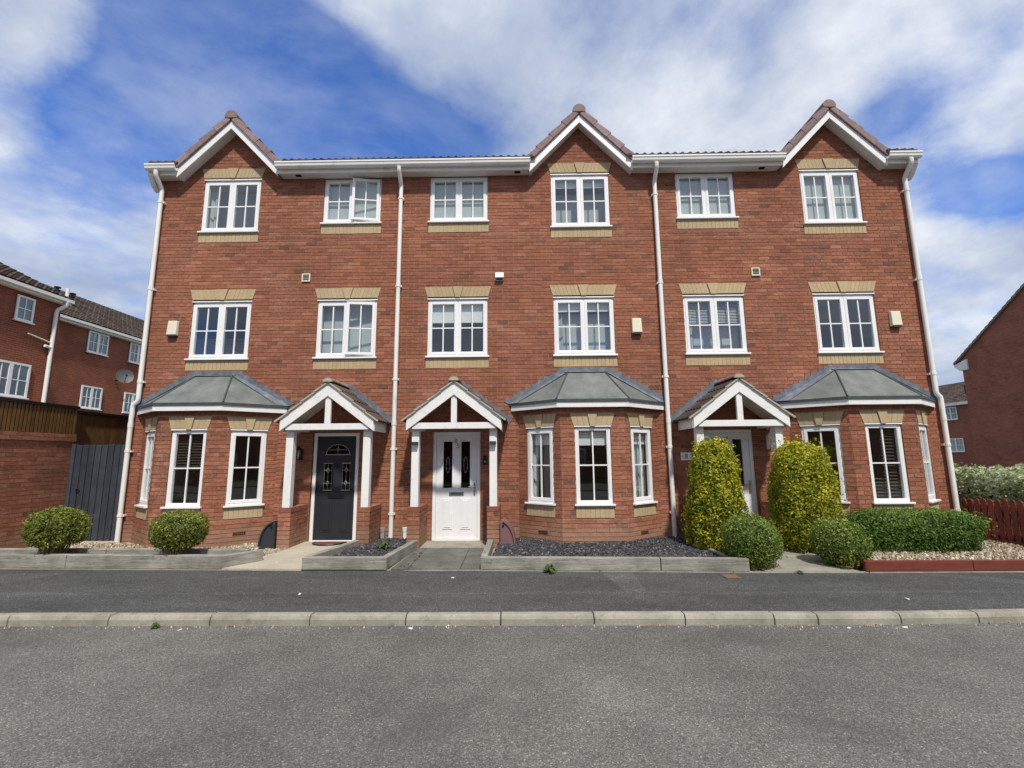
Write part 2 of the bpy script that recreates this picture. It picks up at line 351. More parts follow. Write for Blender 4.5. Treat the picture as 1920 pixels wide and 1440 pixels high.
# ------------------------------------------------------------------ geometry helpers
OFF = {}                                      # world offset of every thing / part origin
class MB:
    def __init__(s): s.v = []; s.f = []; s.t = []
    def quad(s, a, b, c, d, t=.5):
        n = len(s.v); s.v += [tuple(a), tuple(b), tuple(c), tuple(d)]; s.f.append((n, n+1, n+2, n+3)); s.t.append(t); return s
    def poly(s, pts, t=.5):
        n = len(s.v); s.v += [tuple(p) for p in pts]; s.f.append(tuple(range(n, n+len(pts)))); s.t.append(t); return s
    def hexa(s, P, t=.5, skip=()):
        """P: 8 points, bottom 4 ccw (seen from above) then top 4"""
        n = len(s.v); s.v += [tuple(p) for p in P]
        F = [(3, 2, 1, 0), (4, 5, 6, 7), (0, 1, 5, 4), (1, 2, 6, 5), (2, 3, 7, 6), (3, 0, 4, 7)]
        for i, f in enumerate(F):
            if i in skip: continue
            s.f.append(tuple(n+k for k in f)); s.t.append(t)
        return s
    def box(s, x0, x1, y0, y1, z0, z1, t=.5, skip=()):
        return s.hexa([(x0, y0, z0), (x1, y0, z0), (x1, y1, z0), (x0, y1, z0), (x0, y0, z1), (x1, y0, z1), (x1, y1, z1), (x0, y1, z1)], t, skip)
    def lbox(s, F, u0, u1, d0, d1, z0, z1, t=.5, skip=()):
        """box in wall-frame coordinates, d outward (d1 > d0)"""
        P = [F.p(u0, d1, z0), F.p(u1, d1, z0), F.p(u1, d0, z0), F.p(u0, d0, z0), F.p(u0, d1, z1), F.p(u1, d1, z1), F.p(u1, d0, z1), F.p(u0, d0, z1)]
        return s.hexa(P, t, skip)
    def prism(s, pts, ext, t=.5):
        """closed prism: polygon pts extruded by vector ext"""
        e = Vector(ext); n = len(s.v); k = len(pts)
        s.v += [tuple(p) for p in pts] + [tuple(Vector(p)+e) for p in pts]
        s.f.append(tuple(range(n, n+k))); s.f.append(tuple(range(n+2*k-1, n+k-1, -1))); s.t += [t, t]
        for i in range(k):
            j = (i+1) % k; s.f.append((n+j, n+i, n+k+i, n+k+j)); s.t.append(t)
        return s
    def tube(s, pts, r, seg=10, t=.5, cap=True):
        pts = [Vector(p) for p in pts]; rs = r if isinstance(r, (list, tuple)) else [r]*len(pts)
        rings = []; x = None
        for i, p in enumerate(pts):
            a = (pts[min(i+1, len(pts)-1)] - pts[max(i-1, 0)]).normalized()
            if x is None:
                ref = Vector((0, 0, 1)) if abs(a.z) < .9 else Vector((1, 0, 0)); x = a.cross(ref).normalized()
            else:
                x = x - a*x.dot(a)
                x = x.normalized() if x.length > 1e-6 else a.orthogonal().normalized()
            y = a.cross(x); n = len(s.v); rings.append(n)
            for k in range(seg):
                q = p + (x*math.cos(2*math.pi*k/seg) + y*math.sin(2*math.pi*k/seg))*rs[i]; s.v.append(tuple(q))
        for a, b in zip(rings, rings[1:]):
            for k in range(seg):
                j = (k+1) % seg; s.f.append((a+k, a+j, b+j, b+k)); s.t.append(t)
        if cap:
            for rg, od in ((rings[0], range(seg-1, -1, -1)), (rings[-1], range(seg))):
                n = len(s.v); s.v += [s.v[rg+k] for k in od]; s.f.append(tuple(range(n, n+seg))); s.t.append(t)
        return s
    def sphere(s, c, rx, ry, rz, nu=16, nv=9, t=.5):
        n = len(s.v); c = Vector(c)
        for j in range(nv+1):
            th = math.pi*j/nv
            for i in range(nu):
                ph = 2*math.pi*i/nu; s.v.append((c.x+rx*math.sin(th)*math.cos(ph), c.y+ry*math.sin(th)*math.sin(ph), c.z+rz*math.cos(th)))
        for j in range(nv):
            for i in range(nu):
                k = (i+1) % nu; s.f.append((n+j*nu+i, n+(j+1)*nu+i, n+(j+1)*nu+k, n+j*nu+k)); s.t.append(t)
        return s
    def mesh(s, name, off=(0, 0, 0)):
        me = bpy.data.meshes.new(name); o = Vector(off)
        v = np.array(s.v, dtype=float) - np.array(o)
        me.from_pydata(v.tolist(), [], s.f)
        at = me.attributes.new('tint', 'FLOAT', 'FACE'); at.data.foreach_set('value', np.array(s.t, dtype=np.float32))
        me.update(); return me
    def build(s, name, mat, parent=None, smooth=False, bevel=0, kind=None, loc=None):
        po = OFF[parent] if parent else Vector((0, 0, 0))
        wo = Vector(loc) if loc is not None else po
        me = s.mesh(name, wo); me.materials.append(M[mat])
        if smooth: me.polygons.foreach_set('use_smooth', [True]*len(me.polygons))
        o = bpy.data.objects.new(name, me); COL.objects.link(o)
        o.parent = parent; o.location = wo - po; OFF[o] = wo
        if bevel:
            b = o.modifiers.new('bevel', 'BEVEL'); b.width = bevel; b.segments = 2; b.limit_method = 'ANGLE'; b.angle_limit = R(40)
        if kind: o['kind'] = kind
        return o
class Fr:
    """wall frame: u along the wall, d outward, z up"""
    def __init__(s, x, y, ang=0.0, z=0.0):
        s.o = Vector((x, y, z)); s.a = ang; s.U = Vector((math.cos(ang), math.sin(ang), 0)); s.N = Vector((math.sin(ang), -math.cos(ang), 0))
    def p(s, u, d, z): return s.o + s.U*u + s.N*d + Vector((0, 0, z))
    def hinge(s, u, d, ang):
        q = s.p(u, d, 0); return Fr(q.x, q.y, s.a+ang, s.o.z)
def thing(name, loc, label, cat, group=None, kind=None):
    o = bpy.data.objects.new(name, None); COL.objects.link(o); o.location = loc; OFF[o] = Vector(loc)
    o.empty_display_size = .2
    return tag(o, label, cat, group, kind)
def tag(o, label=None, cat=None, group=None, kind=None):
    if label: o['label'] = label
    if cat: o['category'] = cat
    if group: o['group'] = group
    if kind: o['kind'] = kind
    return o
def inst(name, me, mat, parent, wloc, rotz=0.0):
    o = bpy.data.objects.new(name, me); COL.objects.link(o)
    o.parent = parent; wl = Vector(wloc); o.location = wl - OFF[parent]; o.rotation_euler = (0, 0, rotz); OFF[o] = wl
    return o
def text_mesh(body, size, depth=.004):
    cu = bpy.data.curves.new('numeral', 'FONT'); cu.body = body; cu.size = size; cu.extrude = depth; cu.align_x = 'CENTER'; cu.align_y = 'CENTER'
    o = bpy.data.objects.new('numeral', cu); COL.objects.link(o)
    dg = bpy.context.evaluated_depsgraph_get(); me = bpy.data.meshes.new_from_object(o.evaluated_get(dg))
    COL.objects.unlink(o); bpy.data.objects.remove(o); return me

# ------------------------------------------------------------------ brickwork
def subtract(iv, a, b):
    out = []
    for p, q in iv:
        if b <= p or a >= q: out.append((p, q)); continue
        if a > p: out.append((p, a))
        if b < q: out.append((b, q))
    return out
class Rect:
    def __init__(s, u0, u1, z0, z1): s.z0, s.z1 = z0, z1; s.f = lambda z: (u0, u1)
class Trap:
    def __init__(s, uc, hb, ht, z0, z1): s.z0, s.z1 = z0, z1; s.f = lambda z: (uc-hb-(ht-hb)*(z-z0)/(z1-z0), uc+hb+(ht-hb)*(z-z0)/(z1-z0))
def tintval():
    r = random.random()
    if r < .035: return random.uniform(.02, .18)
    if r < .09: return random.uniform(.80, .92)
    return min(.85, max(.15, random.gauss(.5, .16)))
def brick_panel(F, u0, u1, z0, z1, blocks, mb, out, top=None, off=0.0, owner=None):
    """mortar quads go to mb; bricks (owner, F, ua, ub, za, zb, tint, jitter) to out"""
    n = int(math.ceil((z1-z0)/.075 - 1e-6))
    drift = .5
    for k in range(n):
        za = z0+k*.075; zb = min(za+.075, z1)
        br = sorted({za, zb} | {e for b in blocks for e in (b.z0, b.z1) if za < e < zb})
        drift += random.uniform(-.12, .12); drift = min(max(drift, .3), .7)
        for sa, sb in zip(br, br[1:]):
            if sb-sa < .004: continue
            zm = (sa+sb)/2
            iv = [top(zm)] if top else [(u0, u1)]
            if iv[0][1]-iv[0][0] < .03: continue
            for b in blocks:
                if b.z0 < zm < b.z1:
                    x, y = b.f(zm); iv = subtract(iv, x, y)
            ba = sa + (.005 if sa == za else .0); bb = sb - (.005 if sb == zb else .0)
            for a, b in iv:
                mb.quad(F.p(a, -.007, sa), F.p(b, -.007, sa), F.p(b, -.007, sb), F.p(a, -.007, sb))
                if bb-ba < .018: continue
                i = math.floor((a-off)/.225)-1
                while True:
                    s0 = off + i*.225 + (.1125 if k % 2 else 0); i += 1
                    if s0 >= b: break
                    e0 = s0+.215; p, q = max(s0, a), min(e0, b)
                    if q-p < .008: continue
                    out.append((owner, F, p, q, ba, bb, tintval(), random.uniform(-.0012, .0018)))
def brick_mesh(mb, F, p, q, za, zb, t, j):
    mb.lbox(F, p, q, -.012, j, za, zb, t, skip=(4,))
def reveal(mb, F, u0, u1, z0, z1, depth=.13, t=.45):
    for a, b in (((u0, z0), (u0, z1)), ((u1, z1), (u1, z0)), ((u0, z1), (u1, z1)), ((u1, z0), (u0, z0))):
        mb.quad(F.p(a[0], -.006, a[1]), F.p(a[0], -depth, a[1]), F.p(b[0], -depth, b[1]), F.p(b[0], -.006, b[1]), t)
STRETCH = []
def finish_bricks(bricks, wall, n_single=300):
    """the bricks that show largest become objects of their own, the rest one mesh"""
    if not STRETCH:
        for k in range(28):
            m = MB(); brick_mesh(m, Fr(0, 0), -.1075, .1075, -.0325, .0325, tintval(), .0006)
            me = m.mesh('brick'); me.materials.append(M['brick']); STRETCH.append(me)
    def key(b): return (b[1].p((b[2]+b[3])/2, 0, (b[4]+b[5])/2) - CAM).length / max(.2, (b[3]-b[2])/.215)
    bricks.sort(key=key)
    for o, F, p, q, za, zb, t, j in bricks[:n_single]:
        c = F.p((p+q)/2, j, (za+zb)/2)
        if abs(q-p-.215) < 1e-4 and abs(zb-za-.065) < 1e-4:
            inst('brick', random.choice(STRETCH), None, o, c, F.a)
        else:
            m = MB(); brick_mesh(m, F, p, q, za, zb, t, j); m.build('brick', 'brick', o, loc=c)
    rest = {}
    m = MB()
    for o, F, p, q, za, zb, t, j in bricks[n_single:]: brick_mesh(m, F, p, q, za, zb, t, j)
    if m.f: m.build('brickwork', 'brick', wall, kind='stuff')

# ------------------------------------------------------------------ windows
def soldier_row(parent, F, u0, u1, z0, z1, n, d=.004):
    """upright buff bricks in a row under a sill"""
    p = MB().lbox(F, u0, u1, -.03, d-.004, z0, z1).build('window_apron', 'buff_mortar', parent)
    w = (u1-u0)/n
    for i in range(n):
        a = u0+i*w; MB().lbox(F, a+.003, a+w-.003, -.02, d+random.uniform(0, .002), z0+.002, z1-.002, random.uniform(.25, .75), skip=(4,)).build('soldier_brick', 'buff_brick', p)
def flat_arch(parent, F, uc, hb, ht, z0, z1, n, kb=.055, kt=.115):
    """splayed buff lintel with a proud keystone"""
    def q(mb, b0, b1, t0, t1, d, t, za=z0, zb=z1):
        P = [F.p(uc+b0, d, za), F.p(uc+b1, d, za), F.p(uc+b1, -.03, za), F.p(uc+b0, -.03, za), F.p(uc+t0, d, zb), F.p(uc+t1, d, zb), F.p(uc+t1, -.03, zb), F.p(uc+t0, -.03, zb)]
        return mb.hexa(P, t)
    L = q(MB(), -hb, hb, -ht, ht, .002, .5).build('lintel', 'buff_mortar', parent)
    for s in (-1, 1):
        for i in range(n):
            b0, b1 = kb+(hb-kb)*i/n, kb+(hb-kb)*(i+1)/n; t0, t1 = kt+(ht-kt)*i/n, kt+(ht-kt)*(i+1)/n
            g = .0022; a = (b0+g, b1-g, t0+g, t1-g) if s > 0 else (-b1+g, -b0-g, -t1+g, -t0-g)
            q(MB(), *a, .006+random.uniform(0, .002), random.uniform(.25, .75), z0+.001, z1-.001).build('soldier_brick', 'buff_brick', L)
    g = .007
    q(MB(), -kb+g, kb-g, -kt+g, kt-g, .030, .6, z0-.012, z1-.0005).build('keystone', 'buff_brick', L)
def sash(F, w0, w1, z0, z1, parent, bars=(1, 1), fw=.055, d=-.012, glass='glass', pitch=None):
    """one casement: frame, glazing bars and panes"""
    m = MB(); b = .068
    m.lbox(F, w0, w0+fw, d-b, d, z0, z1); m.lbox(F, w1-fw, w1, d-b, d, z0, z1)
    m.lbox(F, w0+fw, w1-fw, d-b, d, z0, z0+fw); m.lbox(F, w0+fw, w1-fw, d-b, d, z1-fw, z1)
    m.build('sash', 'upvc', parent, bevel=.006)
    a0, a1, c0, c1 = w0+fw, w1-fw, z0+fw, z1-fw; g = MB(); hw = .0115
    us = [a0+(a1-a0)*(i+1)/(bars[0]+1) for i in range(bars[0])]; zs = [c0+(c1-c0)*(i+1)/(bars[1]+1) for i in range(bars[1])]
    for u in us: g.lbox(F, u-hw, u+hw, d-.045, d-.018, c0-.004, c1+.004)
    ue = [a0-.004]+us+[a1+.004]
    for z in zs:
        for i in range(len(ue)-1):
            l = ue[i]+(hw if i else 0); r = ue[i+1]-(hw if i < len(ue)-2 else 0)
            g.lbox(F, l, r, d-.045, d-.018, z-hw, z+hw)
    if g.f: g.build('glazing_bar', 'upvc', parent)
    uu = [a0]+us+[a1]; zz = [c0]+zs+[c1]
    for i in range(len(uu)-1):
        for k in range(len(zz)-1):
            MB().quad(F.p(uu[i], d-.031, zz[k]), F.p(uu[i+1], d-.031, zz[k]), F.p(uu[i+1], d-.031, zz[k+1]), F.p(uu[i], d-.031, zz[k+1])).build('pane', glass, parent)
def window(parent, F, uc, zb, zt, w=1.2, nsash=2, opened=False, head=True, rec=-.022, fixed=False):
    h = w/2; u0, u1 = uc-h, uc+h
    zf = zb+.035                                  # frame stands on the sill
    m = MB(); fo = .052; b = .07
    m.lbox(F, u0, u0+fo, rec-b, rec, zf, zt); m.lbox(F, u1-fo, u1, rec-b, rec, zf, zt)
    m.lbox(F, u0+fo, u1-fo, rec-b, rec, zf, zf+fo); m.lbox(F, u0+fo, u1-fo, rec-b, rec, zt-fo, zt)
    if nsash == 2: m.lbox(F, uc-.032, uc+.032, rec-b, rec, zf+fo, zt-fo)
    wn = m.build('window', 'upvc', parent, bevel=.005)
    MB().lbox(F, u0-.035, u1+.035, -.06, .048, zb, zb+.033).build('sill', 'upvc', wn, bevel=.005)
    if head:
        MB().lbox(F, u0-.012, u1+.012, -.05, .010, zt+.012, zt+.034).build('head_trim', 'upvc', wn)
        MB().lbox(F, u0-.01, u1+.01, -.10, -.05, zt, zt+.07).build('head_gap', 'dark_void', wn)
    ov = .018; s0, s1 = zf+fo-ov, zt-fo+ov
    if nsash == 2:
        sash(F, u0+fo-ov, uc-.032+ov, s0, s1, wn)
        if opened:
            Hh = F.hinge(u1-fo+ov, .0, R(9))      # hinged on the right, swung outward
            L = (u1-fo+ov)-(uc+.032-ov)
            sash(Hh, -L, 0, s0, s1, wn, d=.002)
        else: sash(F, uc+.032-ov, u1-fo+ov, s0, s1, wn)
    else:
        sash(F, u0+fo-(0 if fixed else ov), u1-fo+(0 if fixed else ov), s0, s1, wn, fw=.02 if fixed else .055, d=rec-.004 if fixed else -.012)
    return wn

# ------------------------------------------------------------------ the three houses
FC = Fr(0, 0)
GABLE_T = 1.03                                     # gable slope
EAVE = 7.43
def gutter_run(parent, x0, x1):
    prof = [(-.222, 7.585), (-.222, 7.50), (-.262, 7.483), (-.305, 7.486), (-.325, 7.515), (-.332, 7.555), (-.345, 7.575), (-.345, 7.605), (-.333, 7.605), (-.327, 7.575), (-.312, 7.545), (-.262, 7.51)]
    g = MB().prism([(x0, y, z) for y, z in prof][::-1], (x1-x0, 0, 0)).build('gutter', 'cream_pvc', parent)
    k = x0+.35
    while k < x1-.2:
        MB().prism([(k, y-.004 if y < -.3 else y, z-.005) for y, z in prof[1:8]][::-1], (.03, 0, 0)).build('gutter_bracket', 'cream_pvc', g)
        k += .95
def eaves_run(parent, x0, x1, zb=7.41):
    MB().box(x0, x1, -.22, -.195, zb, 7.585).build('fascia', 'cream_pvc', parent, bevel=.004)
    s = MB().box(x0, x1, -.195, .02, EAVE-.006, EAVE+.006).build('soffit', 'soffit_board', parent)
    return s
def tile_profile(w, n=16):
    return [(w*i/n, .034*max(0, math.sin(2*math.pi*(2*i/n)-.6))**.8) for i in range(n+1)]
TILE_ME = []
def main_roof(parent, x0, x1, gc):
    """front slope with pantiles: eaves course as single tiles, the rest one field"""
    tp = math.tan(R(30)); y0, zt = -.29, 7.655
    r = MB()
    yr = 4.1; zr = zt+(yr-y0)*tp
    def base(xa, xb, ys):
        zs = zt+(ys-y0)*tp
        r.hexa([(xa, ys, zs-.045), (xb, ys, zs-.045), (xb, yr, zr-.045), (xa, yr, zr-.045), (xa, ys+.01, zs-.01), (xb, ys+.01, zs-.01), (xb, yr, zr-.01), (xa, yr, zr-.01)])
    base(x0, gc-1.05, y0); base(gc+1.05, x1, y0); base(gc-1.05, gc+1.05, .06)
    yb = 8.3+.29
    r.hexa([(x0, yr, zr-.046), (x1, yr, zr-.046), (x1, yb, zt-.045), (x0, yb, zt-.045), (x0, yr, zr-.011), (x1, yr, zr-.011), (x1, yb, zt-.01), (x0, yb, zt-.01)])
    roof = r.build('roof', 'roof_tile', parent)
    if not TILE_ME:
        for k in range(6):
            m = MB(); pr = tile_profile(.30); L = .36; t = random.random()
            for (xa, ha), (xb, hb) in zip(pr, pr[1:]):
                A, B = (xa, 0, ha+.012), (xb, 0, hb+.012); C = (xb, L, hb+L*tp-.010); D = (xa, L, ha+L*tp-.010)
                m.quad(A, B, C, D, t); m.quad((xa, .004, -.012), (xb, .004, -.012), B, A, t)
            me = m.mesh('roof_tile'); me.materials.append(M['roof_tile']); TILE_ME.append(me)
    nx = int(round((x1-x0)/.3)); w = (x1-x0)/nx
    fld = MB()
    for j in range(13):
        yy = y0+j*.33; zz = zt+(yy-y0)*tp
        for i in range(nx):
            xx = x0+i*w
            hide = abs(xx+w/2-gc) < 1.04-(zz-7.625)/GABLE_T+.05
            if hide: continue
            if j == 0:
                inst('roof_tile', random.choice(TILE_ME), None, roof, (xx, yy, zz))
            else:
                pr = tile_profile(w, 8); L = .36; t = random.random()
                for (xa, ha), (xb, hb) in zip(pr, pr[1:]):
                    fld.quad((xx+xa, yy, zz+ha+.012), (xx+xb, yy, zz+hb+.012), (xx+xb, yy+L, zz+hb+L*tp-.01), (xx+xa, yy+L, zz+ha+L*tp-.01), t)
    fld.build('tile_field', 'roof_tile', roof, kind='stuff')
    rt = MB()
    k = x0
    while k < x1-.05:
        e = min(k+.44, x1); pts = [(k, yr+.12*math.cos(a), zr+.02+.09*math.sin(a)) for a in [math.pi*q/8 for q in range(9)]]
        rt.prism(pts[::-1], (e-k-.006, 0, 0), random.random()); k += .44
    rt.build('ridge_tiles', 'verge_tile', roof)
    return roof
def gable_roof(parent, gc):
    """small front gable: bargeboards, soffits, verge tiles, ridge"""
    T = GABLE_T; za = 8.645; hw = 1.055
    a = math.atan(T)
    for s in (-1, 1):
        e = gc+s*hw; ze = za-hw*T
        pts = [(gc, -.22, za), (gc, -.22, za-.185), (e, -.22, ze-.200), (e, -.22, ze)]
        if s > 0: pts = pts[::-1]
        bb = MB().prism(pts[::-1], (0, .025, 0)).build('bargeboard', 'painted_timber', parent, bevel=.004)
        sp = [(gc, -.195, za-.155), (e, -.195, ze-.170), (e, .03, ze-.170), (gc, .03, za-.155)]
        m = MB(); m.poly(sp if s > 0 else sp[::-1]); m.poly([Vector(p)+Vector((0, 0, .01)) for p in (sp[::-1] if s > 0 else sp)])
        m.build('soffit', 'soffit_board', parent)
        # roof slope running back into the main roof
        yb = 2.3; o = .045
        m = MB(); th = .04
        P0 = [(gc, -.19, za+.02), (e+s*.06, -.19, ze-.06*T+.02), (e+s*.06, yb, ze-.06*T+.02), (gc, yb, za+.02)]
        P1 = [(x, y, z+th) for x, y, z in P0]
        m.hexa(P0+P1 if s > 0 else [P0[i] for i in (0, 3, 2, 1)]+[P1[i] for i in (0, 3, 2, 1)])
        sl = m.build('gable_slope', 'verge_tile', parent)
        # verge tiles, overlapping downwards
        Ls = (hw+.015)/math.cos(a); n = 4; st = Ls/n
        for i in range(n):
            d0 = .03+i*st; L = st-.006
            def pt(dist, lift): 
                return (gc+s*(dist*math.cos(a)+lift*math.sin(a)), za+.015-dist*math.sin(a)+lift*math.cos(a))
            up, lo = .018, .052
            (xa, z_a), (xb, z_b) = pt(d0, -.01), pt(d0+L, -.01)
            (xc, z_c), (xd, z_d) = pt(d0+L, .135), pt(d0, .098)
            q = [(xa, -.262, z_a), (xb, -.262, z_b), (xc, -.262, z_c), (xd, -.262, z_d)]
            if s > 0: q = q[::-1]
            MB().prism(q[::-1], (0, .30, 0), random.random()).build('verge_tile', 'verge_tile', sl, bevel=.006)
        fld = MB()
        for j in range(1, 7):
            for i in range(n):
                d0 = .03+i*st; L = st+.022; y0 = -.262+.30*j+.004
                (xa, z_a), (xb, z_b) = pt(d0, .09), pt(d0+L, .125); (xm, zm) = pt(d0+L, .10)
                fld.quad(*([(xa, y0, z_a), (xb, y0, z_b), (xb, y0+.29, z_b), (xa, y0+.29, z_a)][::s]), random.random())
                fld.quad((xb, y0, z_b), (xm, y0, zm), (xm, y0+.29, zm), (xb, y0+.29, z_b), random.random())
        fld.build('tile_field', 'verge_tile', sl, kind='stuff')
    for j in range(6):
        r = .135; y0 = -.272+j*.42
        pts = [(gc+r*math.cos(b), y0, za+.075+r*.95*math.sin(b)) for b in [math.pi*(-.12+1.24*q/12) for q in range(13)]]
        MB().prism(pts, (0, .415, 0), random.random()).build('ridge_tile', 'verge_tile', parent, bevel=.006)

def bay(house, bc, bricks, owner_list, extras):
    """canted brick bay with sheet roof"""
    hf, hw, dp = .58, 1.33, .60
    ang = math.atan2(dp, hw-hf); L = math.hypot(dp, hw-hf)
    Fs = [(Fr(bc-hw, 0, -ang), L), (Fr(bc-hf, -dp), 2*hf), (Fr(bc+hf, -dp, ang), L)]
    mb = MB(); rv = MB()
    pend = []
    for i, (F, ln) in enumerate(Fs):
        w = .64; uc = ln/2 if i == 1 else (.50 if i == 0 else ln-.50)
        if i != 1: w = .60
        zb, zt = .725, 2.095
        bl = [Rect(uc-w/2, uc+w/2, zb, zt+.04), Trap(uc, w/2+.02, w/2+.085, zt+.04, zt+.26), Rect(uc-w/2-.015, uc+w/2+.015, zb-.205, zb)]
        pend.append((F, ln, uc, w, zb, zt, bl))
    # mortar sheet first (it owns the bricks)
    tmp = []
    for F, ln, uc, w, zb, zt, bl in pend:
        brick_panel(F, 0, ln, -.10, 2.50, bl, mb, tmp, owner=None, off=random.choice((0, .03, .06)))
    wall = mb.build('bay_wall', 'mortar', house)
    for F, ln, uc, w, zb, zt, bl in pend:
        rv = MB(); reveal(rv, F, uc-w/2, uc+w/2, zb, zt+.04); rv.build('reveal', 'brick', wall)
    for b in tmp: bricks.append((wall,)+b[1:])
    for k, (F, ln, uc, w, zb, zt, bl) in enumerate(pend):
        window(house, F, uc, zb, zt, w, 1, fixed=(k == 1))
        soldier_row(house, F, uc-w/2-.015, uc+w/2+.015, zb-.205, zb-.006, 8)
        flat_arch(house, F, uc, w/2+.02, w/2+.085, zt+.04, zt+.26, 3, .05, .095)
    # fascia, soffit and sheet roof
    ev = [(bc-1.47, -.02), (bc-.635, -.715), (bc+.635, -.715), (bc+1.47, -.02)]
    iv = [(bc-1.44, -.02), (bc-.625, -.690), (bc+.625, -.690), (bc+1.44, -.02)]
    m = MB()
    for (a, b), (c, d) in zip(zip(ev, ev[1:]), zip(iv, iv[1:])):
        m.hexa([(*a, 2.455), (*b, 2.455), (*d, 2.455), (*c, 2.455), (*a, 2.56), (*b, 2.56), (*d, 2.56), (*c, 2.56)])
    m.build('bay_fascia', 'painted_timber', house)
    m = MB(); m.poly([(x, y, 2.475) for x, y in iv]); m.poly([(x, y, 2.49) for x, y in iv][::-1]); m.build('bay_soffit', 'soffit_board', house)
    lip = [(bc-1.50, -.02), (bc-.650, -.735), (bc+.650, -.735), (bc+1.50, -.02)]
    zt = 3.20; tp = [(bc-.40, -.02), (bc-.36, -.055), (bc+.36, -.055), (bc+.40, -.02)]
    m = MB()
    for i in range(3):
        m.quad((*lip[i], 2.595), (*lip[i+1], 2.595), (*tp[i+1], zt), (*tp[i], zt))
    m.poly([(*q, zt) for q in tp])
    roof = m.build('bay_roof', 'bay_sheet', house)
    m = MB()
    for i in range(3):
        a, b = lip[i], lip[i+1]; c, d = ev[i], ev[i+1]
        m.hexa([(*a, 2.556), (*b, 2.556), (*d, 2.556), (*c, 2.556), (*a, 2.602), (*b, 2.602), (*d, 2.602), (*c, 2.602)])
    m.build('roof_edge', 'sheet_edge', roof)
    for i in (1, 2):
        MB().tube([(lip[i][0], lip[i][1]+.01, 2.605), (tp[i][0], tp[i][1], zt+.01)], .016, 8).build('hip_roll', 'sheet_edge', roof, smooth=True)
    # stepped lead flashing against the wall
    fl = MB()
    for sg in (-1, 1):
        q = [(bc+sg*.38, -.013, zt-.02), (bc+sg*1.52, -.013, 2.60), (bc+sg*1.60, -.013, 2.645), (bc+sg*.44, -.013, zt+.095)]
        fl.prism(q if sg < 0 else q[::-1], (0, .012, 0))
        for k in range(9):
            f = k/9+random.uniform(.0, .03); x = .44+(1.60-.44)*f; z = zt+.095+(2.645-zt-.095)*f; w = random.uniform(.07, .12); h_ = random.uniform(.012, .030)
            xs = sorted((bc+sg*(x-.03), bc+sg*(x+w))); fl.box(xs[0], xs[1], -.0115, -.0005, z-.07, z+h_-.02)
    fl.box(bc-.46, bc+.46, -.016, .0, zt-.01, zt+.105)
    fl.build('flashing', 'lead', roof)
    # lead apron lying on the sheet along the abutment
    ap = MB()
    ap.quad((bc-1.52, -.015, 2.602), (bc-1.36, -.15, 2.602), (bc-.40, -.085, zt-.012), (bc-.42, -.015, zt+.02))
    ap.quad((bc-.42, -.015, zt+.03), (bc-.42, -.085, zt+.004), (bc+.42, -.085, zt+.004), (bc+.42, -.015, zt+.03))
    ap.quad((bc+1.52, -.015, 2.602), (bc+.42, -.015, zt+.02), (bc+.40, -.085, zt-.012), (bc+1.36, -.15, 2.602))
    ap.build('apron_flashing', 'lead', roof)
    # room side of the bay: window board
    MB().poly([(bc-1.2, -.05, .66), (bc-.52, -.5, .66), (bc+.52, -.5, .66), (bc+1.2, -.05, .66)]).build('window_board', 'upvc', house)
    return wall

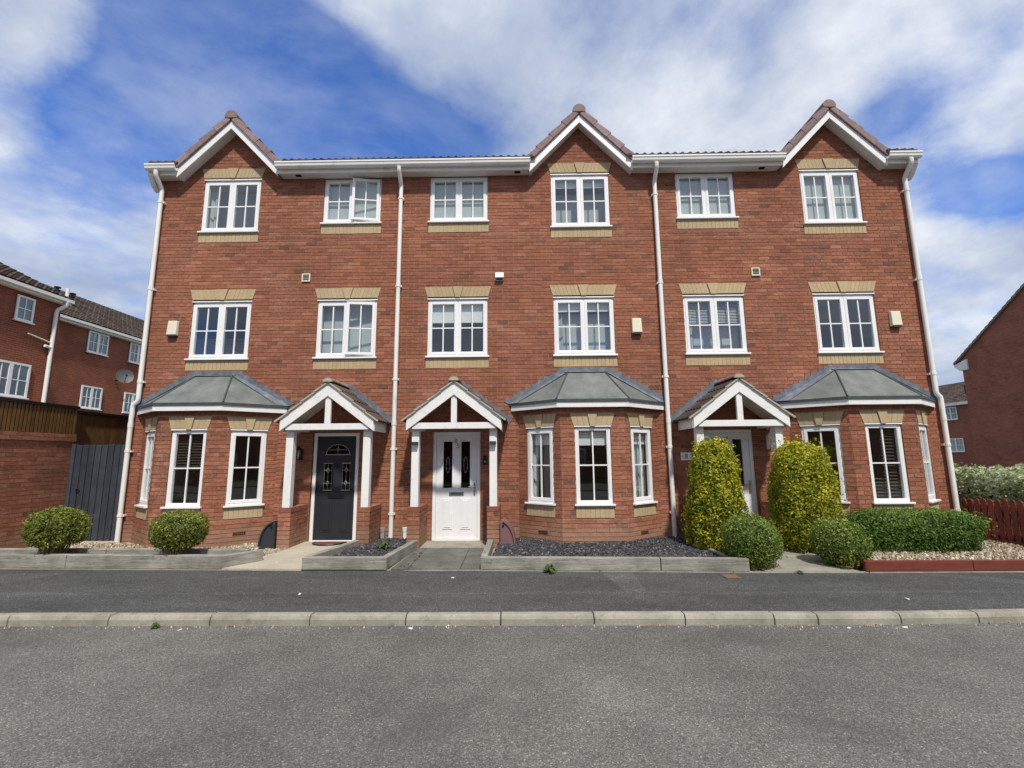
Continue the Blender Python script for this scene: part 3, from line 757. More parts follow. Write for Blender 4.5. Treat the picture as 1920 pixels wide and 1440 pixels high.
def porch(house, pc, bricks, lights=False):
    """gabled porch on two brick piers with white posts"""
    yf = -.70
    for s in (-1, 1):
        x0, x1 = sorted((pc+s*.80, pc+s*.585)); 
        z1 = .655
        m = MB(); tmp = []
        for F, ln, cut in ((Fr(x0, yf), x1-x0, None), (Fr(x1, yf, math.pi/2), -yf, None), (Fr(x0, 0, -math.pi/2), -yf, None)):
            brick_panel(F, 0, ln, -.10, z1, [], m, tmp, owner=None)
        m.quad((x0, yf, z1), (x1, yf, z1), (x1, 0, z1), (x0, 0, z1))
        pier = m.build('pier', 'mortar', house)
        for b in tmp: bricks.append((pier,)+b[1:])
        # brick-on-edge coping
        n = 9; w = -yf/n
        for i in range(n):
            y0 = yf-.004+i*w
            MB().box(x0-.004, x1+.004, y0+.004, y0+w-.004, z1, z1+.078+random.uniform(0, .003), tintval()).build('coping_brick', 'brick', pier)
        pm = MB(); xc = (x0+x1)/2; 
        pm.box(xc-.066, xc+.066, yf+.02, yf+.152, z1+.078, 2.085)
        pm.build('post', 'painted_timber', house, bevel=.006)
        # wall plate from post back to the house
        MB().box(xc-.045, xc+.045, yf+.153, -.004, 2.085, 2.18).build('wall_plate', 'painted_timber', house, bevel=.004)
        MB().box(pc+s*.835-.012, pc+s*.835+.012, -.775, -.004, 2.06, 2.255).build('porch_fascia', 'painted_timber', house, bevel=.003)
    T = (2.93-2.27)/.835; a = math.atan(T); za = 2.935
    yb = -.80
    for s in (-1, 1):
        e = pc+s*.835; ze = za-.835*T
        pts = [(pc, yb, za), (pc, yb, za-.245), (e, yb, ze-.215), (e, yb, ze)]
        if s < 0: pts = pts[::-1]
        MB().prism(pts, (0, .028, 0)).build('bargeboard', 'painted_timber', house, bevel=.004)
        # boarded underside and slope
        P0 = [(pc, yb+.03, za-.06), (e, yb+.03, ze-.06), (e, -.003, ze-.06), (pc, -.003, za-.06)]
        P1 = [(x, y, z+.05) for x, y, z in P0]
        MB().hexa(P0+P1 if s > 0 else [P0[i] for i in (0, 3, 2, 1)]+[P1[i] for i in (0, 3, 2, 1)]).build('porch_ceiling', 'soffit_board', house)
        # tiles: courses down the slope, rolls along it
        Ls = (.835+.06)/math.cos(a); n = 4; st = Ls/n
        def pt(dist, lift): return (pc+s*(dist*math.cos(a)+lift*math.sin(a)), za+.004-dist*math.sin(a)+lift*math.cos(a))
        pr = None
        for i in range(n):
            d0 = i*st; L = st+.02
            for j in range(3):
                y0 = yb-.03+j*.277; m = MB(); q = tile_profile(.277, 10); t = random.random()
                for (ya, ha), (y_b, hb) in zip(q, q[1:]):
                    A = pt(d0, .008+ha*.7); B = pt(d0+L, .030+ha*.7); C = pt(d0+L, .030+hb*.7); D = pt(d0, .008+hb*.7); E0 = pt(d0+L, .0); 
                    m.quad(*([(A[0], y0+ya, A[1]), (B[0], y0+ya, B[1]), (C[0], y0+y_b, C[1]), (D[0], y0+y_b, D[1])][::s]), t)
                    m.quad((B[0], y0+ya, B[1]), (E0[0], y0+ya, E0[1]), (E0[0], y0+y_b, E0[1]), (C[0], y0+y_b, C[1]), t)
                if pr is None: pr = m.build('porch_roof', 'roof_tile', house)
                else: m.build('roof_tile', 'roof_tile', pr)
            A, B = pt(d0, -.012), pt(d0+L, -.002); C, D = pt(d0+L, .030), pt(d0, .008)
            q = [(A[0], yb-.032, A[1]), (B[0], yb-.032, B[1]), (C[0], yb-.032, C[1]), (D[0], yb-.032, D[1])]
            MB().prism(q if s < 0 else q[::-1], (0, .06, 0), .9).build('verge_mortar', 'path_concrete', pr)
        # lead soaker up the wall
        m = MB()
        A, B = pt(-.02, .01), pt(Ls+.06, .02); C, D = pt(Ls+.06, .13), pt(-.02, .12)
        q = [(A[0], -.014, A[1]), (B[0], -.014, B[1]), (C[0], -.014, C[1]), (D[0], -.014, D[1])]
        m.prism(q if s < 0 else q[::-1], (0, .010, 0)).build('flashing', 'lead', pr)
        m = MB()
        for i in range(10):
            A = pt(Ls*i/10+.04, .105); B = pt(Ls*(i+1)/10+.04, .105)
            z0 = min(A[1], B[1]); z1 = max(A[1], B[1]); xx = sorted((A[0]-s*.02, A[0]+s*random.uniform(.07, .10)))
            m.box(xx[0], xx[1], -.0115, -.001, z0-.02, z1)
        m.build('step_flashing', 'lead', pr)
        A, B = pt(-.01, .02), pt(Ls+.03, .045); 
        m = MB(); q = [(A[0], -.10, A[1]), (B[0], -.10, B[1]), (B[0], -.006, B[1]+.012), (A[0], -.006, A[1]+.012)]
        m.quad(*q[::s]); m.build('abutment_flashing', 'lead', pr)
    for j in range(2):
        r = .105; y0 = yb-.045+j*.42
        pts = [(pc+r*math.cos(b), y0, za+.005+r*.75*math.sin(b)) for b in [math.pi*q/10 for q in range(11)]]
        MB().prism(pts, (0, .415, 0), .3+.5*j).build('ridge_tile', 'verge_tile', house, bevel=.005)
        if j == 0:
            pts = [(pc+.088*math.cos(b), y0-.006, za+.004+.062*math.sin(b)) for b in [math.pi*q/10 for q in range(11)]]
            MB().prism(pts, (0, .02, 0)).build('ridge_mortar', 'path_concrete', house)
    MB().box(pc-.74, pc+.74, yb+.0285, yb+.075, 2.085, 2.195).build('tie_beam', 'painted_timber', house, bevel=.004)
    MB().box(pc-.052, pc+.052, yb+.030, yb+.085, 2.1955, 2.80).build('king_post', 'painted_timber', house, bevel=.004)

def downpipe(house, x, top=7.47, jog=0.0, zj=2.70, bottom=.06, y=-.075):
    r = .043
    pts = [(x, -.285, top), (x, -.285, top-.06), (x, -.27, top-.10), (x, y-.02, top-.27), (x, y, top-.31), (x, y, top-.36)]
    if jog: pts += [(x, y, zj+.16), (x, y, zj+.06), (x+jog*.12, y, zj+.01), (x+jog*.88, y, zj-.05), (x+jog, y, zj-.11), (x+jog, y, zj-.2)]
    pts += [(x+jog, y, bottom)]
    m = MB(); m.tube(pts, r, 12); d = m.build('downpipe', 'cream_pvc', house, smooth=True)
    zs = [6.9, 5.0, 3.1, 1.75, .55]
    for z in zs:
        xx = x+(jog if z < zj else 0)
        b = MB().tube([(xx, y, z-.025), (xx, y, z+.025)], r+.007, 12); b.box(xx-.062, xx+.062, y+.01, -.002, z-.018, z+.018)
        b.build('pipe_clip', 'cream_pvc', d)
    for z in (top-.29, 4.98, 2.2):
        if jog and abs(z-zj) < .3: continue
        xx = x+(jog if z < zj else 0)
        if z == top-.29: continue
        MB().tube([(xx, y, z), (xx, y, z+.09)], r+.005, 12).build('pipe_socket', 'cream_pvc', d)

def door_white(house, xc, number, handle=1):
    F = FC; w = .455; zb, zt = .045, 2.07
    m = MB(); fo = .062
    m.lbox(F, xc-w, xc-w+fo, -.10, -.022, zb, zt); m.lbox(F, xc+w-fo, xc+w, -.10, -.022, zb, zt); m.lbox(F, xc-w+fo, xc+w-fo, -.10, -.022, zt-fo, zt)
    m.lbox(F, xc-w+fo, xc+w-fo, -.10, -.012, zb, zb+.04)
    m.build('door_frame', 'upvc', house, bevel=.005)
    u0, u1, z0, z1 = xc-w+fo+.004, xc+w-fo-.004, zb+.044, zt-fo-.004
    gl = [(xc-.255, xc-.085), (xc+.085, xc+.255)]; ga, gb = 1.01, 1.885
    m = MB(); d0, d1 = -.085, -.040
    m.lbox(F, u0, u1, d0, d1, z0, ga); m.lbox(F, u0, u1, d0, d1, gb, z1)
    for a, b in ((u0, gl[0][0]), (gl[0][1], gl[1][0]), (gl[1][1], u1)): m.lbox(F, a, b, d0, d1, ga, gb)
    door = m.build('door', 'door_white', house)
    for a, b in gl:
        f = MB(); t = .022
        f.lbox(F, a-t, a, d1, d1+.012, ga-t, gb+t); f.lbox(F, b, b+t, d1, d1+.012, ga-t, gb+t); f.lbox(F, a, b, d1, d1+.012, ga-t, ga); f.lbox(F, a, b, d1, d1+.012, gb, gb+t)
        f.build('glazing_bead', 'door_white', door, bevel=.004)
        MB().quad(F.p(a, d1-.015, ga), F.p(b, d1-.015, ga), F.p(b, d1-.015, gb), F.p(a, d1-.015, gb)).build('pane', 'obscure_glass', door)
        c = (a+b)/2
        for k in range(1):
            e = [(c+.034*math.cos(q), 1.44+.15*math.sin(q)) for q in [2*math.pi*i/20 for i in range(21)]]
            MB().tube([F.p(x, d1-.012, z) for x, z in e], .004, 5).build('lead_oval', 'lead_came', door)
        # raised lower panel
        p = MB(); z_0, z_1 = .25, .82
        p.lbox(F, a-.01, b+.01, d1, d1+.010, z_0, z_1); p.lbox(F, a+.025, b-.025, d1+.010, d1+.019, z_0+.035, z_1-.035)
        p.build('door_panel', 'door_white', door, bevel=.008)
    MB().lbox(F, xc-.14, xc+.14, d1, d1+.012, .868, .94).build('letter_plate', 'chrome', door, bevel=.004)
    MB().lbox(F, xc-.115, xc+.115, d1+.0121, d1+.016, .888, .922).build('letter_flap', 'sheet_edge', door)
    hx = u1-.045
    h = MB().lbox(F, hx-.016, hx+.016, d1, d1+.012, .875, 1.11); h.tube([F.p(hx, d1+.01, 1.04), F.p(hx, d1+.05, 1.04), F.p(hx-.11, d1+.055, 1.035)], .010, 8)
    h.build('handle', 'chrome', door)
    for ch, dx, dz in ((number[0], -.022, .045), (number[1], .024, -.045)):
        me = text_mesh(ch, .125); me.materials.append(M['chrome']); o = inst('numeral', me, None, door, F.p(xc+dx, d1+.006, 1.845+dz)); o.rotation_euler = (R(90), 0, 0)
    MB().lbox(F, xc-w-.02, xc+w+.02, -.1, .05, -.02, zb-.002).build('threshold', 'old_concrete', house)
def door_dark(house, xc):
    F = FC; w = .44; zb, zt = .03, 2.07
    m = MB(); fo = .062
    m.lbox(F, xc-w, xc-w+fo, -.10, -.022, zb, zt); m.lbox(F, xc+w-fo, xc+w, -.10, -.022, zb, zt); m.lbox(F, xc-w+fo, xc+w-fo, -.10, -.022, zt-fo, zt)
    m.lbox(F, xc-w+fo, xc+w-fo, -.10, -.012, zb, zb+.035)
    m.build('door_frame', 'upvc', house, bevel=.005)
    u0, u1, z0, z1 = xc-w+fo+.004, xc+w-fo-.004, zb+.039, zt-fo-.004; d1 = -.040
    door = MB().lbox(F, u0, u1, -.085, d1, z0, z1).build('door', 'door_grey', house)
    # fanlight
    c = xc+.03; zf = 1.655; r = .225
    arc = [(c+r*math.cos(a), zf+r*.86*math.sin(a)) for a in [math.pi*i/16 for i in range(17)]]
    MB().poly([F.p(x, d1+.002, z) for x, z in arc]).build('pane', 'obscure_glass', door)
    L = MB(); L.tube([F.p(x, d1+.006, z) for x, z in arc], .007, 5); L.tube([F.p(c-r-.02, d1+.006, zf), F.p(c+r+.02, d1+.006, zf)], .008, 5)
    L.tube([F.p(c-r*.78, d1+.006, zf+.09), F.p(c+r*.78, d1+.006, zf+.09)], .004, 5)
    for dx, dz in ((0, 1),): L.tube([F.p(c, d1+.006, zf), F.p(c, d1+.006, zf+.19)], .003, 5)
    dm = [(0, .045), (.028, 0), (0, -.045), (-.028, 0), (0, .045)]
    L.tube([F.p(c+x, d1+.007, zf+.10+z) for x, z in dm], .004, 5); L.build('leading', 'lead_came', door)
    for sx in (-1, 1):
        a, b = c+sx*.175-.083, c+sx*.175+.083; ga, gb = .985, 1.49
        MB().quad(F.p(a, d1+.002, ga), F.p(b, d1+.002, ga), F.p(b, d1+.002, gb), F.p(a, d1+.002, gb)).build('pane', 'obscure_glass', door)
        L = MB(); k = (a+b)/2
        for z in (ga, gb): L.tube([F.p(a-.005, d1+.006, z), F.p(b+.005, d1+.006, z)], .007, 5)
        for x in (a+.012, k, b-.012): L.tube([F.p(x, d1+.006, ga), F.p(x, d1+.006, gb)], .0028, 5)
        for z in (ga+.13, gb-.13):
            L.tube([F.p(a, d1+.006, z), F.p(b, d1+.006, z)], .0035, 5)
            L.tube([F.p(k+x*1.1, d1+.008, z+y) for x, y in dm], .0055, 5)
        L.build('leading', 'lead_came', door)
        p = MB(); p.lbox(F, a-.02, b+.02, d1, d1+.010, .215, .785); p.lbox(F, a+.02, b-.02, d1+.010, d1+.020, .25, .75); p.build('door_panel', 'door_grey', door, bevel=.009)
    MB().lbox(F, c-.155, c+.155, d1, d1+.014, .835, .905).build('letter_plate', 'black_metal', door, bevel=.004)
    k = MB(); k.sphere(F.p(c-.02, d1+.012, 1.47), .022, .015, .03, 10, 6); k.tube([F.p(c-.02+.03*math.sin(q), d1+.02, 1.44-.035*math.cos(q)) for q in [2*math.pi*i/12 for i in range(13)]], .006, 6)
    k.build('knocker', 'black_metal', door)
    h = MB().lbox(F, u0+.012, u0+.045, d1, d1+.012, .92, 1.16); h.tube([F.p(u0+.028, d1+.01, 1.08), F.p(u0+.028, d1+.05, 1.08), F.p(u0+.13, d1+.055, 1.075)], .010, 8)
    h.build('handle', 'black_metal', door)
    MB().lbox(F, xc-w-.02, xc+w+.02, -.1, .05, -.03, zb-.002).build('threshold', 'old_concrete', house)

FF = dict(zb=3.53, zt=4.72)
def build_house(x0, x1, gc, sc, pc, dc, label, opened=(), doorkind='white', number='85', downp=(), party=(0, 0), gut=()):
    h = thing('terraced_house', ((x0+x1)/2, 0, 0), label, 'house', 'three houses of the brick terrace')
    bricks = []; mb = MB(); tmp = []
    blocks = []; wins = []
    def addwin(uc, zb, zt, arch, opn):
        blocks.append(Rect(uc-.6, uc+.6, zb, zt+.065 if arch else zt+.02)); blocks.append(Rect(uc-.625, uc+.625, zb-.205, zb))
        if arch: blocks.append(Trap(uc, .615, .675, zt+.065, zt+.275))
        wins.append((uc, zb, zt, arch, opn))
    addwin(gc, 6.225, 7.40, True, 'g' in opened)
    addwin(sc, 6.375, 7.405, False, 's' in opened)
    addwin(gc, 3.53, 4.72, True, 'fg' in opened)
    addwin(sc, 3.53, 4.72, True, 'fs' in opened)
    blocks.append(Rect(dc-.455, dc+.455, -.2, 2.07)); blocks.append(Rect(gc-1.31, gc+1.31, -.2, 2.56))
    brick_panel(FC, x0, x1, -.15, 7.425, blocks, mb, tmp, off=.04)
    gab = lambda z: (gc-(8.50-z)/GABLE_T, gc+(8.50-z)/GABLE_T)
    brick_panel(FC, x0, x1, 7.425, 8.50, blocks, mb, tmp, top=gab, off=.04)
    wall = mb.build('wall', 'mortar', h)
    for q in [(uc-.6, uc+.6, zb, zt+(.065 if arch else .02)) for uc, zb, zt, arch, o in wins]+[(dc-.455, dc+.455, -.1, 2.07)]:
        rv = MB(); reveal(rv, FC, *q); rv.build('reveal', 'brick', wall)
    for b in tmp: bricks.append((wall,)+b[1:])
    for uc, zb, zt, arch, o in wins:
        window(h, FC, uc, zb, zt, 1.2, 2, o, head=arch)
        soldier_row(h, FC, uc-.625, uc+.625, zb-.205, zb-.006, 16)
        if arch: flat_arch(h, FC, uc, .615, .675, zt+.065, zt+.275, 7)
    bay(h, gc, bricks, None, None)
    porch(h, pc, bricks)
    (door_dark(h, dc) if doorkind == 'dark' else door_white(h, dc, number))
    finish_bricks(bricks, wall)
    # shell: side, rear and the rooms seen through the glass
    m = MB()
    if party[0]: m.quad((x0, 8.3, -.15), (x0, 0, -.15), (x0, 0, 7.6), (x0, 8.3, 7.6)); m.poly([(x0, 8.3, 7.6), (x0, 0, 7.6), (x0, 4.1, 10.0)])
    if party[1]: m.quad((x1, 0, -.15), (x1, 8.3, -.15), (x1, 8.3, 7.6), (x1, 0, 7.6)); m.poly([(x1, 0, 7.6), (x1, 8.3, 7.6), (x1, 4.1, 10.0)])
    if m.f: m.build('side_wall', 'side_brick', h)
    MB().quad((x1, 8.3, -.15), (x0, 8.3, -.15), (x0, 8.3, 7.6), (x1, 8.3, 7.6)).build('rear_wall', 'side_brick_front', h)
    m = MB(); a, b = x0+.1, x1-.1
    for z0, z1 in ((.10, 2.48), (2.75, 5.15), (5.42, 7.50)):
        m.quad((a, 4, z0), (b, 4, z0), (b, 4, z1), (a, 4, z1)); m.quad((a, .13, z0), (a, 4, z0), (a, 4, z1), (a, .13, z1)); m.quad((b, 4, z0), (b, .13, z0), (b, .13, z1), (b, 4, z1))
        m.quad((a, .13, z1), (b, .13, z1), (b, 4, z1), (a, 4, z1))
        mid = (gc+sc)/2; m.quad((mid, .13, z0), (mid, 4, z0), (mid, 4, z1), (mid, .13, z1))
        # inside face of the front wall, around the openings
    m.build('room_walls', 'room_wall', h)
    m = MB()
    for z0 in (.10, 2.75, 5.42): m.quad((a, .13, z0), (b, .13, z0), (b, 4, z0), (a, 4, z0))
    m.build('room_floor', 'room_floor', h)
    # roof pieces
    main_roof(h, x0-(.06 if party[0] else 0), x1+(.06 if party[1] else 0), gc)
    gable_roof(h, gc)
    L, Rr = gc-1.055, gc+1.055
    if party[0]: L0 = x0-.10
    else: L0 = x0
    R0 = x1+.10 if party[1] else x1
    if L-L0 > .1: eaves_run(h, L0, L); gutter_run(h, L0, L+.02)
    if R0-Rr > .1: eaves_run(h, Rr, R0); gutter_run(h, Rr-.02, R0)
    for s, on in ((-1, party[0]), (1, party[1])):
        if on:
            xx = sorted(((x0 if s < 0 else x1), (L0 if s < 0 else R0)))
            pts = [(xx[0], -.215, 7.42), (xx[0], -.10, 7.25), (xx[0], .0, 7.18), (xx[0], .05, 7.18), (xx[0], .05, 7.55), (xx[0], -.215, 7.55)]
            MB().prism(pts, (xx[1]-xx[0], 0, 0)).build('box_end', 'cream_pvc', h, bevel=.004)
    for x, jog in downp: downpipe(h, x, jog=jog)
    return h

HA = build_house(-7.55, -2.37, -5.99, -3.438, -3.41, -3.525, 'left brick terraced house with a dark grey front door', opened=('s', 'fs'), doorkind='dark', downp=((-7.43, -.09),), party=(1, 0))
HB = build_house(-2.368, 2.878, 1.318, -1.207, -1.155, -1.20, 'middle brick terraced house with white door numbered 85', number='85', downp=((-2.40, 0), (2.845, 0)))
HC = build_house(2.88, 8.06, 6.478, 3.905, 3.895, 3.99, 'right brick terraced house with yellow conifers before its white door', number='87', downp=((7.955, .07),), party=(0, 1))

# air bricks in the bays and walls
def airbrick(h, F, u, z):
    m = MB().lbox(F, u-.108, u+.108, -.004, .004, z-.033, z+.033); o = m.build('air_brick', 'rust', h)
    g = MB()
    for i in range(6): 
        for k in range(2): g.lbox(F, u-.095+i*.033, u-.095+i*.033+.022, .004, .006, z-.026+k*.028, z-.026+k*.028+.020)
    g.build('air_slot', 'dark_void', o)
ang = math.atan2(.60, .75)
airbrick(HA, Fr(-5.99+.58, -.60, ang), .42, .255)
airbrick(HB, Fr(1.318-1.33, 0, -ang), .55, .245); airbrick(HB, Fr(1.318+.58, -.60, ang), .42, .235)
# soffit vents
for h, x in ((HA, -4.55), (HB, .02), (HC, 5.05)):
    MB().box(x-.06, x+.06, -.15, -.07, EAVE-.011, EAVE-.0065).build('soffit_vent', 'dark_void', h)

# blinds, curtains and other things behind the glass
def blind(h, F, u0, u1, z0, z1, d=-.105, mat='blind_fabric', name='roller_blind'):
    MB().lbox(F, u0, u1, d-.006, d, z0, z1).build(name, mat, h)
blind(HB, FC, -1.78, -.63, 4.27, 4.72); blind(HB, FC, .74, 1.89, 4.47, 4.72); blind(HB, FC, .74, 1.89, 7.17, 7.40)
blind(HB, FC, -1.78, -.63, 6.45, 7.40, mat='curtain', name='net_curtain')
blind(HC, FC, 3.33, 4.48, 6.45, 7.40, mat='curtain', name='net_curtain'); blind(HA, FC, -4.0, -2.86, 6.45, 7.40, mat='curtain', name='net_curtain')
blind(HC, FC, 5.9, 7.05, 6.3, 7.40, d=-.12, mat='curtain', name='net_curtain')
blind(HB, FC, .74, 1.89, 6.3, 7.17, d=-.35, mat='curtain', name='net_curtain'); blind(HB, FC, .74, 1.89, 3.6, 4.47, d=-.25, mat='curtain', name='net_curtain'); blind(HA, FC, -4.0, -2.86, 3.6, 4.7, d=-.2, mat='curtain', name='net_curtain'); blind(HC, FC, 3.33, 4.48, 3.6, 4.22, d=-.3, mat='curtain', name='net_curtain'); blind(HA, FC, -6.57, -5.43, 6.3, 7.40, d=-.5, mat='curtain', name='net_curtain')
blind(HB, Fr(1.318-.58, -.60), .26, .90, 1.78, 2.1, d=-.12)
blind(HB, Fr(1.318-1.33, 0, -ang), .2, .8, 1.80, 2.1, d=-.12); blind(HB, Fr(1.318+.58, -.60, ang), .16, .76, 1.80, 2.1, d=-.12)
def slats(h, F, u0, u1, z0, z1, st, d=-.13, mat='blind_fabric', tilt=.012):
    m = MB(); z = z0
    while z < z1:
        m.hexa([F.p(u0, d+.018, z-tilt), F.p(u1, d+.018, z-tilt), F.p(u1, d-.018, z+tilt), F.p(u0, d-.018, z+tilt), F.p(u0, d+.018, z-tilt+.003), F.p(u1, d+.018, z-tilt+.003), F.p(u1, d-.018, z+tilt+.003), F.p(u0, d-.018, z+tilt+.003)]); z += st
    m.build('venetian_blind', mat, h)
slats(HC, FC, 3.33, 4.48, 4.22, 4.70, .032)
slats(HC, Fr(6.478-.58, -.60), .58, .88, .8, 2.08, .058, mat='dark_slat'); slats(HC, Fr(6.478-.58, -.60), .28, .57, .8, 1.2, .058, mat='dark_slat')
slats(HA, Fr(-5.99-.58, -.60), .28, .88, 1.42, 2.08, .05, mat='dark_slat'); slats(HA, FC, -6.57, -5.43, 3.6, 4.0, .03, mat='dark_slat')
def drape(h, F, u0, u1, z0, z1, d=-.18, mat='curtain'):
    m = MB(); n = int((u1-u0)/.02)
    for i in range(n):
        a, b = u0+(u1-u0)*i/n, u0+(u1-u0)*(i+1)/n
        m.quad(F.p(a, d+.018*math.sin(i*1.1), z0), F.p(b, d+.018*math.sin((i+1)*1.1), z0), F.p(b, d+.018*math.sin((i+1)*1.1), z1), F.p(a, d+.018*math.sin(i*1.1), z1))
    m.build('curtain', mat, h)
drape(HB, Fr(1.318+.58, -.60, ang), .30, .76, .7, 2.1); drape(HB, Fr(1.318-1.33, 0, -ang), .2, .33, .7, 2.1, mat='blind_fabric')
drape(HB, FC, .75, .9, 3.55, 4.7, mat='curtain'); drape(HC, FC, 3.33, 3.5, 3.55, 4.7); drape(HA, FC, -6.57, -6.4, 6.25, 7.4); drape(HC, FC, 6.9, 7.05, 6.25, 7.4)

# ------------------------------------------------------------------ ground, road, footway, kerb
def sheet(name, pts, mat, parent=None, kind='structure', t=.5):
    m = MB().poly(pts, t); return m.build(name, mat, parent, kind=kind if parent is None else None)
m = MB(); m.quad((-400, -400, -.16), (400, -400, -.16), (400, 600, -.16), (-400, 600, -.16)); m.build('ground', 'earth_ground', kind='structure')
# kerb line: y of the road-side foot, bending away on the right
def kerb_y(x): return -4.035 - .004*min(max(x, -8), 3) + .016*max(0, x-3.0)**1.7
KX = [-14.2, -13.25, -12.3, -11.35, -10.4, -9.45, -8.5, -7.4, -6.35, -5.29, -4.237, -3.181, -2.152, -1.171, -.205, .737, 1.649, 2.537, 2.968, 3.794, 4.583, 5.4, 6.25, 7.1, 8.0, 8.9, 9.8, 10.7]
rd = MB(); xs = [-60]+KX+[40]
for a, b in zip(xs, xs[1:]):
    rd.quad((a, -16, -.100), (b, -16, -.100), (b, kerb_y(b)+.02, -.100), (a, kerb_y(a)+.02, -.100))
rd.build('road', 'road_tarmac', kind='structure')
def rear_y(x):
    P = [(-30, -1.75), (-8.8, -1.86), (-4.3, -2.05), (-.57, -2.15), (3.1, -2.335), (4.65, -2.365), (30, -2.35)]
    for (a, ya), (b, yb) in zip(P, P[1:]):
        if a <= x <= b: return ya+(yb-ya)*(x-a)/(b-a)
fw = MB(); xs = sorted([-30, 25]+KX+[-8.8, -4.3, -.57, 3.1, 4.65])
for a, b in zip(xs, xs[1:]):
    fw.quad((a, kerb_y(a)+.10, -.008), (b, kerb_y(b)+.10, -.008), (b, rear_y(b), .0), (a, rear_y(a), .0))
foot = fw.build('footway', 'footway_tarmac', kind='structure')
kb = bpy.data.objects.new('kerb', None); COL.objects.link(kb); kb['kind'] = 'structure'; OFF[kb] = Vector((0, 0, 0))
for a, b in zip(KX, KX[1:]):
    a2, b2 = a+.005, b-.005; ya, yb = kerb_y(a2), kerb_y(b2); dz = random.uniform(-.003, .003)
    prof = [(0, -.17), (0, -.040), (.016, -.008), (.030, .0), (.115, .0), (.115, -.17)]
    A = [(a2, ya+p, z+dz) for p, z in prof]; B = [(b2, yb+p, z+dz) for p, z in prof]
    m = MB(); n = len(prof); m.v = A+B; m.f = [tuple(range(n)), tuple(range(2*n-1, n-1, -1))]+[(i, n+i, n+(i+1) % n, (i+1) % n) for i in range(n)]; m.t = [.5]*len(m.f)
    m.build('kerb_stone', 'kerb_concrete', kb, bevel=.008)
# dirt line in the channel and repairs in the tarmac
def foot_z(y): return -.008+.008*min(1, max(0, (y+3.93)/1.75))
def strip(name, pts, mat, z, parent): return MB().poly([(x, y, foot_z(y)+z*.5) for x, y in pts]).build(name, mat, parent)
strip('trench_patch', [(1.16, -2.29), (1.16-.04, -2.31), (1.24, -3.26), (1.49, -3.27), (1.53, -2.32)], 'patch_tarmac', .003, foot)
strip('trench_patch', [(-8.6, -2.55), (-7.0, -2.98), (-6.35, -2.12), (-6.72, -2.12)], 'seam_tarmac', .003, foot)
m = MB()
n = 60
for i in range(n):
    a, b = -9+18*i/n, -9+18*(i+1)/n
    f = lambda x: -3.23-.006*x+.02*math.sin(x*1.7)+.012*math.sin(x*4.1)
    m.quad((a, f(a)-.05-.012*math.sin(a*3), foot_z(f(a))+.001), (b, f(b)-.05-.012*math.sin(b*3), foot_z(f(b))+.001), (b, f(b)+.04+.012*math.sin(b*5), foot_z(f(b))+.0012), (a, f(a)+.04+.012*math.sin(a*5), foot_z(f(a))+.0012))
m.build('joint_seam', 'seam_tarmac', foot)
strip('trench_patch', [(5.2, -2.38), (6.1, -2.95), (7.9, -3.35), (8.1, -3.2), (6.5, -2.8), (5.5, -2.38)], 'seam_tarmac', .003, foot)
# pale concrete edging along the back of the footway
m = MB(); xs = [-8.8+.3*i for i in range(58)]
eg = bpy.data.objects.new('path_edging', None); COL.objects.link(eg); eg['kind'] = 'structure'; OFF[eg] = Vector((0, 0, 0))
k = -8.8
while k < 8.0:
    e = k+.9
    MB().hexa([(k, rear_y(k)-.004, -.1), (e-.006, rear_y(e)-.004, -.1), (e-.006, rear_y(e)+.045, -.1), (k, rear_y(k)+.045, -.1), (k, rear_y(k)-.004, .012), (e-.006, rear_y(e)-.004, .012), (e-.006, rear_y(e)+.045, .012), (k, rear_y(k)+.045, .012)]).build('edging_stone', 'old_concrete', eg, bevel=.004)
    k = e
# garden ground behind it, rising a little to the walls
g = MB(); xs = [-30, -8.8, -4.3, -.57, 3.1, 4.65, 14]
for a, b in zip(xs, xs[1:]):
    g.quad((a, rear_y(a)+.03, .0), (b, rear_y(b)+.03, .0), (b, -.7, .045), (a, -.7, .045)); g.quad((a, -.7, .045), (b, -.7, .045), (b, 9, .05), (a, 9, .05))
g.build('garden_ground', 'grit', kind='structure')

def ramp_z(y): return .012 + .035*min(1, max(0, (y+2.2)/1.6))
def path(name, pts, mat, lift=.012):
    top = [(x, y, ramp_z(y)+lift) for x, y in pts]
    return MB().prism([(x, y, z-.08) for x, y, z in top][::-1], (0, 0, .08)).build(name, mat, kind='structure')
path('path', [(-4.30, -2.045), (-3.13, -2.10), (-2.90, -.70), (-2.95, -.05), (-4.0, -.05), (-4.0, -.72)], 'path_concrete')
pm = bpy.data.objects.new('slab_path', None); COL.objects.link(pm); pm['kind'] = 'structure'; OFF[pm] = Vector((0, 0, 0))
def slab(pts, mat='slab_grey', lift=.016):
    top = [(x, y, ramp_z(y)+lift) for x, y in pts]
    MB().prism([(x, y, z-.05) for x, y, z in top][::-1], (0, 0, .05)).build('paving_slab', mat, pm, bevel=.003)
for y0, y1 in ((-2.125, -1.72), (-1.71, -1.16), (-1.15, -.74)):
    f = lambda y: -1.84+.10*(y+2.15)/1.4; 
    slab([(f(y0), y0), (-1.60, y0), (-1.60, y1), (f(y1), y1)]); slab([(-1.59, y0), (-.86, y0), (-.86, y1), (-1.59, y1)]); slab([(-.85, y0), (-.575, y0), (-.575, y1), (-.85, y1)])
slab([(-1.73, -.73), (-.59, -.73), (-.59, -.06), (-1.73, -.06)], 'old_concrete', .012)
path('path', [(3.33, -2.33), (4.55, -2.35), (4.62, -1.3), (4.45, -.05), (3.36, -.05), (3.30, -1.2)], 'old_concrete')

